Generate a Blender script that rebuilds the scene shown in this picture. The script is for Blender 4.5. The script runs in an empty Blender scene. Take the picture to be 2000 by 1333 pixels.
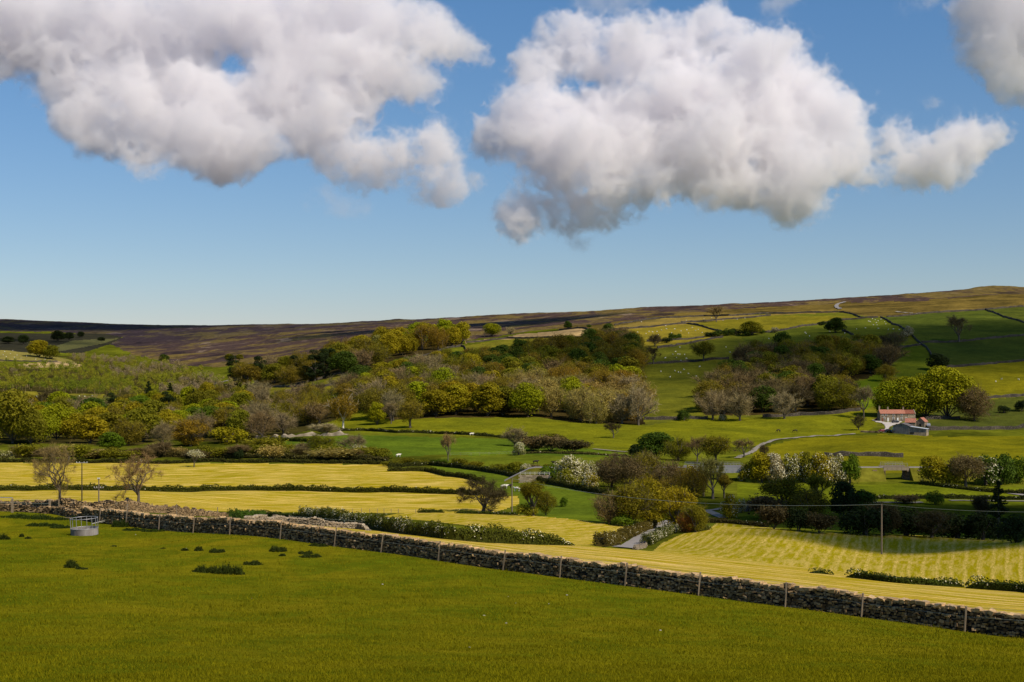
import bpy, math, random
import numpy as np
from mathutils import Vector

# ------------------------------------------------------------------ basics
F = 2777.8            # 50 mm lens on a 36 mm sensor, for a 2000 px wide frame
HOR = 720.0           # image row of eye level in that frame
sc = bpy.context.scene
COL = sc.collection
rng = np.random.default_rng(11)
R = random.Random(7)
SUN_AZ, SUN_EL = math.radians(128), math.radians(46)
SUN = np.array([math.sin(SUN_AZ) * math.cos(SUN_EL), math.cos(SUN_AZ) * math.cos(SUN_EL), math.sin(SUN_EL)])


class MB:
    """collects faces and links them as ONE mesh"""
    def __init__(self):
        self.v, self.f, self.m, self.a, self.n, self.sm = [], [], [], [], 0, []

    def add(self, v, f, mi=0, var=0.5, smooth=False):
        v = np.asarray(v, np.float32).reshape(-1, 3)
        f = np.asarray(f, np.int64)
        if f.ndim == 1:
            f = f[None]
        self.v.append(v)
        self.f.append(f + self.n)
        self.m.append(np.full(len(f), mi, np.int32) if np.isscalar(mi) else np.asarray(mi, np.int32))
        self.a.append(np.full(len(v), var, np.float32) if np.isscalar(var) else np.asarray(var, np.float32))
        self.sm.append(np.full(len(f), smooth, bool))
        self.n += len(v)

    def mesh(self, name, mats):
        me = bpy.data.meshes.new(name)
        v = np.concatenate(self.v)
        me.vertices.add(len(v))
        me.vertices.foreach_set('co', v.ravel())
        cnt = np.concatenate([np.full(len(f), f.shape[1], np.int32) for f in self.f])
        idx = np.concatenate([f.ravel() for f in self.f]).astype(np.int32)
        me.loops.add(len(idx))
        me.loops.foreach_set('vertex_index', idx)
        me.polygons.add(len(cnt))
        me.polygons.foreach_set('loop_start', np.concatenate([[0], np.cumsum(cnt)[:-1]]).astype(np.int32))
        me.polygons.foreach_set('material_index', np.concatenate(self.m))
        me.polygons.foreach_set('use_smooth', np.concatenate(self.sm))
        at = me.attributes.new('var', 'FLOAT', 'POINT')
        at.data.foreach_set('value', np.concatenate(self.a))
        for m in mats:
            me.materials.append(m)
        me.update(calc_edges=True)
        return me

    def build(self, name, mats, parent=None, **kw):
        if not isinstance(mats, (list, tuple)):
            mats = [mats]
        return put(name, self.mesh(name, mats), parent, **kw)


def put(name, data, parent=None, label=None, cat=None, group=None, kind=None, loc=None, rz=0.0):
    o = bpy.data.objects.new(name, data)
    COL.objects.link(o)
    if parent is not None:
        o.parent = parent
    if loc is not None:
        o.location = loc
    if rz:
        o.rotation_euler = (0, 0, rz)
    tag(o, label, cat, group, kind)
    return o


def tag(o, label=None, cat=None, group=None, kind=None):
    if label: o['label'] = label
    if cat: o['category'] = cat
    if group: o['group'] = group
    if kind: o['kind'] = kind
    return o


def copy_tree(o, parent=None):
    c = o.copy()
    COL.objects.link(c)
    c.parent = parent
    for ch in o.children:
        copy_tree(ch, c)
    return c


BOXF = np.array([[0, 3, 2, 1], [4, 5, 6, 7], [0, 1, 5, 4], [1, 2, 6, 5], [2, 3, 7, 6], [3, 0, 4, 7]])


def box(mb, c, s, rz=0.0, mi=0, var=0.5, taper=1.0):
    """box with its base centre at c, size s, turned by rz"""
    x, y, z = s[0] / 2, s[1] / 2, s[2]
    v = np.array([[-x, -y, 0], [x, -y, 0], [x, y, 0], [-x, y, 0],
                  [-x * taper, -y * taper, z], [x * taper, -y * taper, z], [x * taper, y * taper, z], [-x * taper, y * taper, z]])
    ca, sa = math.cos(rz), math.sin(rz)
    v = np.stack([v[:, 0] * ca - v[:, 1] * sa, v[:, 0] * sa + v[:, 1] * ca, v[:, 2]], 1) + np.asarray(c)
    mb.add(v, BOXF, mi, var)


def tube(mb, pts, rad, n=6, mi=0, var=0.5, cap=True):
    pts = np.asarray(pts, float)
    k = len(pts)
    rad = np.broadcast_to(np.asarray(rad, float), (k,))
    d = np.gradient(pts, axis=0)
    d /= np.linalg.norm(d, axis=1)[:, None] + 1e-9
    up = np.where(np.abs(d[:, 2:3]) > .9, np.array([[1., 0, 0]]), np.array([[0, 0, 1.]]))
    a = np.cross(d, up); a /= np.linalg.norm(a, axis=1)[:, None] + 1e-9
    for i in range(1, k):                               # keep the frame from flipping
        if np.dot(a[i], a[i - 1]) < 0: a[i] = -a[i]
    b = np.cross(d, a)
    t = np.arange(n) / n * 2 * math.pi
    ring = pts[:, None] + rad[:, None, None] * (np.cos(t)[None, :, None] * a[:, None] + np.sin(t)[None, :, None] * b[:, None])
    v = ring.reshape(-1, 3)
    i = np.arange(k - 1)[:, None] * n; j = np.arange(n)[None]; j2 = (j + 1) % n
    f = np.stack([i + j, i + j2, i + n + j2, i + n + j], -1).reshape(-1, 4)
    mb.add(v, f, mi, var, smooth=True)
    if cap and n >= 3:
        mb.add(ring[-1], np.arange(n)[None], mi, var)
        mb.add(ring[0], np.arange(n)[::-1][None], mi, var)


# ------------------------------------------------------------------ lie of the land
# per image column: (distance m, image row) of the ground surface
NEARK = {}
PROF = {
0:    [(30,1333),(60,1190),(90,1098),(118,1047),(138,1003),(155,1001),(165,1000),(200,993),(250,988),(300,984),(360,979),(400,970),(440,958.5),(480,940),(520,922),(560,905),(600,893),(680,873),(760,855),(900,832),(1050,808),(1200,786),(1400,760),(1600,735),(1750,712),(1900,692),(1960,687),(2050,691),(2200,694),(2600,685),(3000,673),(4000,655),(5000,638),(5600,624),(6200,632),(9000,650)],
250:  [(30,1333),(60,1195),(90,1105),(118,1050),(127,1030),(155,1004),(165,1001),(200,996),(250,991),(300,986),(360,979),(400,970),(440,958),(480,940),(520,922),(560,905),(620,888),(700,870),(800,850),(900,836),(1050,815),(1150,800),(1300,777),(1450,757),(1600,741),(1800,724),(2000,712),(2300,702),(2700,692),(3200,681),(4000,659),(4800,644),(5500,634),(6200,641),(9000,660)],
500:  [(30,1333),(60,1203),(90,1116),(113.4,1054),(140,1031),(165,1018),(200,1010),(250,1003),(300,1000),(360,996),(400,980),(440,958),(480,941),(520,923),(560,905),(650,880),(720,862),(800,846),(900,829),(1000,812),(1100,791),(1200,771),(1300,753),(1400,738),(1550,721),(1700,706),(2100,690),(2600,675),(3300,658),(4200,643),(5000,634.5),(6000,644),(9000,662)],
750:  [(30,1333),(60,1208),(85,1136),(103.5,1084),(130,1062),(160,1042),(200,1026),(250,1013),(300,1006),(360,1002),(400,980),(440,961),(480,943),(520,924),(560,907),(620,878),(700,852),(760,838),(800,829),(860,810),(920,788),(1000,765),(1100,742),(1200,720),(1300,703),(1400,691),(1550,676),(1700,667),(2000,656),(2600,646),(3500,636),(4300,627.5),(5200,636),(9000,660)],
1000: [(30,1333),(60,1218),(80,1160),(95.2,1119.5),(130,1084),(165,1061),(200,1045),(250,1030),(300,1016),(360,1003),(400,980),(440,957),(480,939),(520,921),(560,905),(630,876),(700,853),(760,839),(800,830),(840,817),(900,793),(1000,761),(1100,730),(1200,703),(1300,687),(1450,669),(1600,656),(1800,646),(2200,638),(2600,629),(3200,619),(3700,614),(4400,620),(9000,650)],
1250: [(30,1333),(60,1228),(75,1185),(88,1153),(120,1109),(150,1086),(175,1074),(205,1073),(235,1070),(260,1055),(290,1040),(320,1030),(360,1004),(400,978),(440,955),(480,936),(520,919),(560,904),(630,880),(700,858),(760,843),(800,830),(840,817),(920,789),(1000,763),(1080,737),(1150,714),(1250,691),(1350,669),(1500,645),(1650,629),(1800,621),(2000,614),(2400,607),(2800,602),(3300,606),(9000,640)],
1500: [(30,1333),(50,1262),(70,1207),(81.9,1187),(110,1140),(130,1120),(175,1092),(220,1068),(255,1048),(290,1032),(310,1030),(335,1029),(360,1008),(400,981),(440,956),(480,937),(520,920),(560,905),(630,882),(700,860),(760,840),(820,819),(860,805),(920,785),(1000,756),(1080,729),(1150,708),(1250,684),(1350,662),(1500,638),(1650,620),(1800,609),(2000,601),(2400,591.5),(2800,596),(9000,630)],
1750: [(30,1333),(50,1272),(65,1238),(76.6,1220),(100,1172),(130,1140),(170,1113),(210,1096),(255,1073),(280,1050),(290,1044.5),(315,1044),(340,1034),(370,1006),(400,983),(430,964),(463,945),(520,922),(580,897),(650,872),(700,857),(750,841),(800,823),(860,803),(920,781),(1000,753),(1080,727),(1150,706),(1250,680),(1350,656),(1500,629),(1650,610),(1800,597),(2000,585),(2300,576.5),(2700,582),(9000,620)],
2000: [(30,1333),(50,1286),(62,1263),(72,1252),(95,1196),(130,1155),(165,1120),(200,1090),(240,1064),(258,1058),(290,1057),(330,1044),(370,1008),(400,985),(440,962),(480,943),(540,916),(600,893),(680,868),(760,842),(830,818),(880,800),(940,777),(1000,755),(1080,728),(1150,708),(1250,681),(1350,656),(1500,624),(1650,601),(1800,586),(2000,573),(2200,563.5),(2600,570),(9000,610)],
}
LY = np.linspace(math.log(30), math.log(9000), 1400)
PXT = np.arange(-400, 2401, 10.0)


def pchip(x, xp, yp):
    h = np.diff(xp); d = np.diff(yp) / h
    m = np.zeros(len(xp))
    for i in range(1, len(xp) - 1):
        if d[i - 1] * d[i] > 0:
            w1, w2 = 2 * h[i] + h[i - 1], h[i] + 2 * h[i - 1]
            m[i] = (w1 + w2) / (w1 / d[i - 1] + w2 / d[i])
    m[0], m[-1] = d[0], d[-1]
    k = np.clip(np.searchsorted(xp, x) - 1, 0, len(h) - 1)
    t = (x - xp[k]) / h[k]
    return ((1 + 2 * t) * (1 - t) ** 2 * yp[k] + t * (1 - t) ** 2 * h[k] * m[k] + t * t * (3 - 2 * t) * yp[k + 1] + t * t * (t - 1) * h[k] * m[k + 1])


_cols = sorted(PROF)
_tab = np.array([pchip(LY, np.log([p[0] for p in PROF[c]]), np.array([p[1] for p in PROF[c]], float)) for c in _cols])
# to heights first, then across the columns (Catmull-Rom)
_ext = np.vstack([2 * _tab[0] - _tab[1], _tab, 2 * _tab[-1] - _tab[-2]])
_ext = np.vstack([_tab[0:1], _tab, _tab[-1:]])
TAB = np.zeros((len(PXT), len(LY)))
for i, p in enumerate(PXT):
    q = min(max(p, 0), 2000) / 250.0
    k = min(int(q), 7); t = q - k
    P0, P1, P2, P3 = _ext[k], _ext[k + 1], _ext[k + 2], _ext[min(k + 3, 10)]
    TAB[i] = P1 + 0.5 * t * (P2 - P0 + t * (2 * P0 - 5 * P1 + 4 * P2 - P3 + t * (3 * (P1 - P2) + P3 - P0)))
# knolls on the skyline
for (kx, ky, w, h) in ((1945, 2200, 45, 5), (1905, 2200, 16, 2), (775, 4300, 14, 2.5), (875, 4000, 5, 1.6), (560, 4900, 10, 1.0), (1430, 2450, 12, 1.5), (700, 4400, 20, 1.2), (1260, 2800, 10, 1)):
    TAB -= h * np.exp(-((PXT[:, None] - kx) / w) ** 2 - ((LY[None] - math.log(ky)) / .09) ** 2)

_wav = [(rng.uniform(0, 6.28), rng.uniform(0, 6.28), l) for l in (7, 11, 17, 26, 40, 63, 95, 140, 220, 330)]


def wob(X, Y):
    s = 0
    for a, p, l in _wav:
        s = s + np.sin((X * math.cos(a) + Y * math.sin(a)) * 2 * math.pi / l + p) * l ** .7
    return s / 60.0


def _row(px, ly):
    i = np.clip((px - PXT[0]) / 10.0, 0, len(PXT) - 1.001); i0 = i.astype(int); t = i - i0
    j = np.clip((ly - LY[0]) / (LY[1] - LY[0]), 0, len(LY) - 1.001); j0 = j.astype(int); u = j - j0
    return (TAB[i0, j0] * (1 - t) * (1 - u) + TAB[i0 + 1, j0] * t * (1 - u) + TAB[i0, j0 + 1] * (1 - t) * u + TAB[i0 + 1, j0 + 1] * t * u)


def ground(X, Y):
    """height of the ground (eye level = 0)"""
    X = np.asarray(X, float); Y = np.asarray(Y, float)
    Yc = np.maximum(Y, 30.0)
    px = 1000 + X / Yc * F
    z = (HOR - _row(px, np.log(Yc))) / F * Yc
    t = np.clip((30 - Y) / 30, 0, 50)
    z = np.where(Y < 30, z + (-1.75 - z) * np.minimum(t, 1) + np.maximum(t - 1, 0) * 3.0, z)
    amp = np.clip((Yc - 20) * 0.0011, 0.02, 0.9)
    return z + wob(X, Y) * amp * np.clip((Yc - 10) / 60, 0, 1)


_YS = np.exp(np.linspace(math.log(26), math.log(8500), 5000))


def at(px, row, rmin=26.0):
    """first ground point seen along a line of sight of the survey frame"""
    Y = _YS[_YS >= rmin]
    X = (px - 1000) / F * Y
    rr = HOR - F * ground(X, Y) / Y
    k = np.argmax(rr <= row)
    if rr[k] > row:
        k = int(np.argmin(rr))
    y = Y[k]
    if k > 0 and rr[k - 1] > row >= rr[k]:
        t = (rr[k - 1] - row) / (rr[k - 1] - rr[k]); y = Y[k - 1] + (Y[k] - Y[k - 1]) * t
    x = (px - 1000) / F * y
    return np.array([x, y, float(ground(x, y))])


def line(pts, step=None, rmin=26.0):
    """a polyline laid over the ground, resampled"""
    P = []
    for a in pts:
        P.append(at(a[0], a[1], a[2] if len(a) > 2 else rmin))
    P = np.array(P)
    if step:
        d = np.concatenate([[0], np.cumsum(np.hypot(*(np.diff(P[:, :2], axis=0).T)))])
        n = max(2, int(d[-1] / step) + 1)
        s = np.linspace(0, d[-1], n)
        x = np.interp(s, d, P[:, 0]); y = np.interp(s, d, P[:, 1])
        P = np.stack([x, y, ground(x, y)], 1)
    return P


def inpoly(px, row, poly):
    poly = np.asarray(poly, float)
    res = np.zeros(px.shape, bool)
    j = len(poly) - 1
    for i in range(len(poly)):
        xi, yi = poly[i]; xj, yj = poly[j]
        c = ((yi > row) != (yj > row)) & (px < (xj - xi) * (row - yi) / (yj - yi + 1e-12) + xi)
        res ^= c
        j = i
    return res


# ------------------------------------------------------------------ materials
class NT:
    def __init__(self, name):
        self.m = bpy.data.materials.new(name); self.m.use_nodes = True
        self.t = self.m.node_tree; self.t.nodes.clear()
        self.out = self.t.nodes.new('ShaderNodeOutputMaterial')

    def n(self, typ, ins=None, **kw):
        q = self.t.nodes.new(typ)
        for k, v in kw.items(): setattr(q, k, v)
        for k, v in (ins or {}).items():
            s = q.inputs[k]
            if isinstance(v, bpy.types.NodeSocket): self.t.links.new(v, s)
            else: s.default_value = v
        return q

    def pos(self, scale=(1, 1, 1)):
        g = self.n('ShaderNodeNewGeometry')
        return self.n('ShaderNodeMapping', {'Vector': g.outputs['Position'], 'Scale': scale}).outputs[0]

    def noise(self, vec, scale, detail=4, rough=.6, dist=0.0):
        return self.n('ShaderNodeTexNoise', {'Vector': vec, 'Scale': scale, 'Detail': detail, 'Roughness': rough, 'Distortion': dist}).outputs['Fac']

    def ramp(self, fac, stops):
        r = self.n('ShaderNodeValToRGB', {'Fac': fac})
        e = r.color_ramp.elements
        while len(e) < len(stops): e.new(.5)
        for k, (p, c) in enumerate(stops):
            e[k].position = p; e[k].color = (c[0], c[1], c[2], 1) if not np.isscalar(c) else (c, c, c, 1)
        return r.outputs[0]

    def mix(self, fac, a, b, mode='MIX'):
        q = self.n('ShaderNodeMix', data_type='RGBA', blend_type=mode)
        for k, v in ((0, fac), (6, a), (7, b)):
            if isinstance(v, bpy.types.NodeSocket): self.t.links.new(v, q.inputs[k])
            elif k == 0: q.inputs[0].default_value = v
            else: q.inputs[k].default_value = (*v[:3], 1)
        return q.outputs[2]

    def math(self, op, a, b=0.0, clamp=False):
        q = self.n('ShaderNodeMath', operation=op, use_clamp=clamp)
        for k, v in ((0, a), (1, b)):
            if isinstance(v, bpy.types.NodeSocket): self.t.links.new(v, q.inputs[k])
            else: q.inputs[k].default_value = v
        return q.outputs[0]

    def attr(self, name, out='Fac'):
        return self.n('ShaderNodeAttribute', attribute_name=name).outputs[out]

    def bsdf(self, col, rough=.9, spec=.2, bump=None, bstr=.3, bdist=.1, metal=0.0):
        p = self.n('ShaderNodeBsdfPrincipled', {'Roughness': rough, 'Metallic': metal})
        p.inputs['Specular IOR Level'].default_value = spec
        if isinstance(col, bpy.types.NodeSocket): self.t.links.new(col, p.inputs['Base Color'])
        else: p.inputs['Base Color'].default_value = (*col[:3], 1)
        if bump is not None:
            b = self.n('ShaderNodeBump', {'Height': bump, 'Strength': bstr, 'Distance': bdist})
            self.t.links.new(b.outputs[0], p.inputs['Normal'])
        return p.outputs[0]

    def done(self, sh):
        self.t.links.new(sh, self.out.inputs['Surface'])
        return self.m


def m_simple(name, col, rough=.85, var=.25, scale=6.0, spec=.2, metal=0.0):
    t = NT(name)
    f = t.noise(t.pos(), scale, 5, .65)
    c = t.mix(f, tuple(x * (1 - var) for x in col), tuple(min(1, x * (1 + var)) for x in col))
    return t.done(t.bsdf(c, rough, spec, metal=metal))


def m_leaf(name, transl=.3, lo=.55, hi=1.42, gloss=.06):
    """leaf colour comes from the object's own colour, varied leaf by leaf"""
    t = NT(name)
    oc = t.n('ShaderNodeObjectInfo').outputs['Color']
    v = t.attr('var')
    c = t.mix(1.0, oc, t.ramp(v, [(0, (lo, lo * .98, lo * 1.02)), (1, (hi * 1.02, hi, hi * .85))]), 'MULTIPLY')
    a = t.bsdf(c, .6, gloss)
    tr = t.n('ShaderNodeBsdfTranslucent', {'Color': t.mix(1.0, c, (1.15, 1.1, .6), 'MULTIPLY')}).outputs[0]
    return t.done(t.n('ShaderNodeMixShader', {0: transl, 1: a, 2: tr}).outputs[0])


def m_bark():
    t = NT('bark')
    v = t.attr('var')
    f = t.noise(t.pos((1, 1, .25)), 5, 5, .7)
    c = t.mix(f, (.045, .036, .026), (.16, .13, .10))
    c = t.mix(1.0, c, t.ramp(v, [(0, .5), (1, 1.7)]), 'MULTIPLY')
    return t.done(t.bsdf(c, .9, .15))


M = {}
M['leaf'] = m_leaf('foliage')
M['twig'] = m_leaf('twigs', .05, .5, 1.45, .03)
M['blade'] = m_leaf('grass_blades', .35, .55, 1.4, .0)
M['bark'] = m_bark()
M['blossom'] = m_simple('hawthorn_blossom', (.66, .60, .40), .7, .15)
M['palebark'] = m_simple('pale_dead_bark', (.62, .57, .48), .8, .3)


def m_tint(name, big=.03, fine=.9, a=.72, b=1.28, mott=(1.12, 1.0, .7)):
    """grass whose own colour is carried field by field"""
    t = NT(name)
    tint = t.attr('tint', 'Color')
    p = t.pos()
    n1 = t.noise(p, big, 5, .6); n2 = t.noise(p, fine, 6, .7); n3 = t.noise(p, .16, 4, .6)
    c = t.mix(1.0, tint, t.ramp(n1, [(.3, (a, a, a)), (.7, (b * mott[0], b * mott[1], b * mott[2]))]), 'MULTIPLY')
    c = t.mix(1.0, c, t.ramp(n3, [(.3, .8), (.7, 1.2)]), 'MULTIPLY')
    c = t.mix(1.0, c, t.ramp(n2, [(.25, .55), (.75, 1.4)]), 'MULTIPLY')
    return t.done(t.bsdf(c, .95, 0.0, n2, .6, .25))


M['field'] = m_tint('meadow_grass')
M['rough'] = m_tint('rough_grass', .018, .30, .35, 1.45)


def m_pasture():
    t = NT('grazed_turf')
    p = t.pos()
    n1 = t.noise(p, .06, 4, .6); n2 = t.noise(p, .55, 6, .72); n3 = t.noise(p, 9, 4, .8); n4 = t.noise(t.pos((1, .6, 1)), .22, 5, .65, .6)
    c = t.ramp(n1, [(.3, (.145, .143, .005)), (.7, (.215, .176, .007))])
    c = t.mix(t.ramp(n4, [(.40, 0), (.60, .7)]), c, (.080, .112, .004))
    c = t.mix(1.0, c, t.ramp(n2, [(.25, .66), (.75, 1.30)]), 'MULTIPLY')
    c = t.mix(1.0, c, t.ramp(n3, [(.25, .6), (.75, 1.35)]), 'MULTIPLY')
    return t.done(t.bsdf(c, .95, 0.0, n3, .8, .08))


M['pasture'] = m_pasture()


def m_hay():
    """mown grass lying in pale swaths; 'swath' is the distance across the mowing in metres, 'along' the distance along it"""
    t = NT('mown_hay')
    p = t.pos()
    s = t.attr('swath'); al = t.attr('along'); amt = t.attr('swamp')
    warp = t.math('MULTIPLY', t.math('SUBTRACT', t.noise(p, .05, 4), .5), 2.0)
    ph = t.math('ADD', s, warp)
    w = t.math('ADD', t.math('MULTIPLY', t.math('SINE', t.math('MULTIPLY', ph, 2 * math.pi / 4.2)), .5), .5)
    vec = t.n('ShaderNodeCombineXYZ', {0: t.math('MULTIPLY', ph, .55), 1: t.math('MULTIPLY', al, .055), 2: 0.0}).outputs[0]
    streak = t.noise(vec, 1.0, 7, .72)
    vec2 = t.n('ShaderNodeCombineXYZ', {0: t.math('MULTIPLY', ph, 2.2), 1: t.math('MULTIPLY', al, .22), 2: 5.0}).outputs[0]
    fstreak = t.noise(vec2, 1.0, 6, .75)
    brk = t.noise(p, .12, 5, .7)
    sw = t.math('MULTIPLY', t.math('MULTIPLY', t.ramp(w, [(.66, 0), (.97, .9)]), t.ramp(fstreak, [(.36, 0), (.58, 1)])), amt)
    sw = t.math('MULTIPLY', sw, t.ramp(brk, [(.3, .25), (.6, 1)]))
    st2 = t.math('MULTIPLY', t.ramp(streak, [(.46, 0), (.60, 1)]), t.math('SUBTRACT', 1.15, t.math('MULTIPLY', amt, .75)))
    pale = t.math('MAXIMUM', sw, st2)
    big = t.noise(p, .022, 4, .6)
    base = t.ramp(big, [(.3, (.38, .275, .007)), (.7, (.52, .345, .010))])
    base = t.mix(t.ramp(fstreak, [(.42, .9), (.56, 0)]), base, (.23, .215, .005))
    base = t.mix(t.math('MULTIPLY', amt, .6), base, (.26, .235, .005))
    c = t.mix(t.math('MULTIPLY', pale, .75), base, (.80, .57, .20))
    fine = t.noise(p, 2.2, 6, .78)
    c = t.mix(1.0, c, t.ramp(fine, [(.25, .62), (.75, 1.35)]), 'MULTIPLY')
    c = t.mix(1.0, c, t.attr('tint', 'Color'), 'MULTIPLY')
    return t.done(t.bsdf(c, .95, 0.0, fine, .6, .15))


M['hay'] = m_hay()


def m_moor():
    t = NT('heather_moor')
    p = t.pos((1, .45, 1))
    n1 = t.noise(p, .008, 7, .66, .8); n2 = t.noise(p, .03, 6, .7); n3 = t.noise(p, .12, 5, .7); n4 = t.noise(p, .010, 5, .65, 1.0)
    heath = t.mix(n2, (.034, .019, .015), (.105, .062, .044))
    c = t.mix(t.ramp(n1, [(.49, 0), (.55, 1)]), heath, t.mix(n3, (.10, .072, .014), (.20, .135, .035)))
    c = t.mix(t.ramp(n4, [(.60, 0), (.66, .7)]), c, (.24, .17, .11))
    c = t.mix(t.ramp(n4, [(.36, .8), (.44, 0)]), c, (.022, .013, .013))
    c = t.mix(1.0, c, t.ramp(n3, [(.3, .6), (.7, 1.4)]), 'MULTIPLY')
    c = t.mix(1.0, c, t.attr('tint', 'Color'), 'MULTIPLY')
    return t.done(t.bsdf(c, .97, .05))


M['moor'] = m_moor()


def m_stone(name, a, b, moss=0.0):
    t = NT(name)
    v = t.attr('var'); p = t.pos()
    n = t.noise(p, 7, 5, .7)
    c = t.mix(v, a, b)
    c = t.mix(1.0, c, t.ramp(n, [(.3, .55), (.7, 1.3)]), 'MULTIPLY')
    n2 = t.noise(p, 2.2, 4, .6)
    c = t.mix(t.ramp(n2, [(.55, 0), (.70, .5)]), c, (.38, .32, .22))
    return t.done(t.bsdf(c, .92, .15, n, .5, .03))


M['stone'] = m_stone('drystone', (.050, .031, .014), (.62, .41, .20))
M['stonefar'] = m_stone('far_drystone', (.034, .029, .023), (.088, .072, .055))
M['stonepale'] = m_stone('pale_stone', (.20, .155, .10), (.46, .37, .26))
M['post'] = m_simple('weathered_post', (.25, .185, .12), .85, .35, 9)
M['pole'] = m_simple('pole_timber', (.20, .155, .115), .85, .3, 4)
M['darkpole'] = m_simple('dark_pole_timber', (.045, .036, .03), .85, .3, 4)
M['galv'] = m_simple('galvanised_steel', (.42, .40, .40), .45, .3, 3, .5, .55)
M['wire'] = m_simple('wire', (.36, .40, .34), .5, .1, 3, .4, .3)
M['road'] = m_simple('lane_asphalt', (.27, .245, .225), .9, .2, .5)
M['track'] = m_simple('stone_track', (.27, .235, .185), .95, .3, .6)
M['yard'] = m_simple('pale_yard', (.52, .46, .40), .95, .2, .5)
M['dark'] = m_simple('dark_interior', (.012, .012, .013), .8, .2)
M['white'] = m_simple('white_paint', (.75, .73, .68), .6, .08)
M['wool'] = m_simple('wool', (.72, .67, .55), .95, .12, 8)
M['darkhide'] = m_simple('dark_hide', (.025, .017, .012), .7, .3, 3)
M['redhide'] = m_simple('brown_hide', (.20, .07, .03), .7, .3, 3)
M['ballast'] = m_simple('track_ballast', (.25, .22, .20), .95, .3, 2)

# ------------------------------------------------------------------ land cover
WOOD_M = [(700, 822), (760, 826), (830, 818), (1000, 816), (1060, 818), (1140, 828), (1262, 831), (1235, 775), (1245, 742), (1256, 712), (1266, 690), (1240, 672), (1190, 672), (1110, 688), (1000, 705), (900, 715), (820, 728), (740, 745), (690, 760), (650, 790)]
WOOD_U = [(905, 673), (830, 691), (770, 703), (715, 728), (690, 729), (640, 742), (560, 752), (470, 762), (440, 752), (520, 735), (600, 722), (700, 692), (780, 670), (900, 663)]
WOOD_R = [(1365, 813), (1600, 807), (1690, 800), (1650, 772), (1600, 772), (1615, 747), (1690, 742), (1735, 722), (1752, 692), (1740, 682), (1640, 692), (1560, 697), (1490, 692), (1450, 715), (1410, 760), (1378, 790)]
WOOD_L = [(0, 868), (120, 868), (240, 872), (330, 860), (420, 865), (520, 860), (600, 842), (690, 808), (660, 790), (560, 790), (480, 785), (380, 790), (300, 800), (210, 812), (120, 815), (0, 808)]
WOOD_F = [(-60, 764), (60, 768), (130, 772), (200, 776), (300, 778), (420, 772), (500, 764), (440, 752), (380, 730), (300, 712), (215, 700), (165, 690), (110, 686), (60, 684), (66, 690), (130, 700), (162, 713), (150, 722), (60, 720), (-60, 716)]
WALLN = np.array([0.667, 0.745]); WALLC = 70.9           # plan line of the foreground wall


def wall_y(X):
    return (WALLC - WALLN[0] * X) / WALLN[1]


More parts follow.
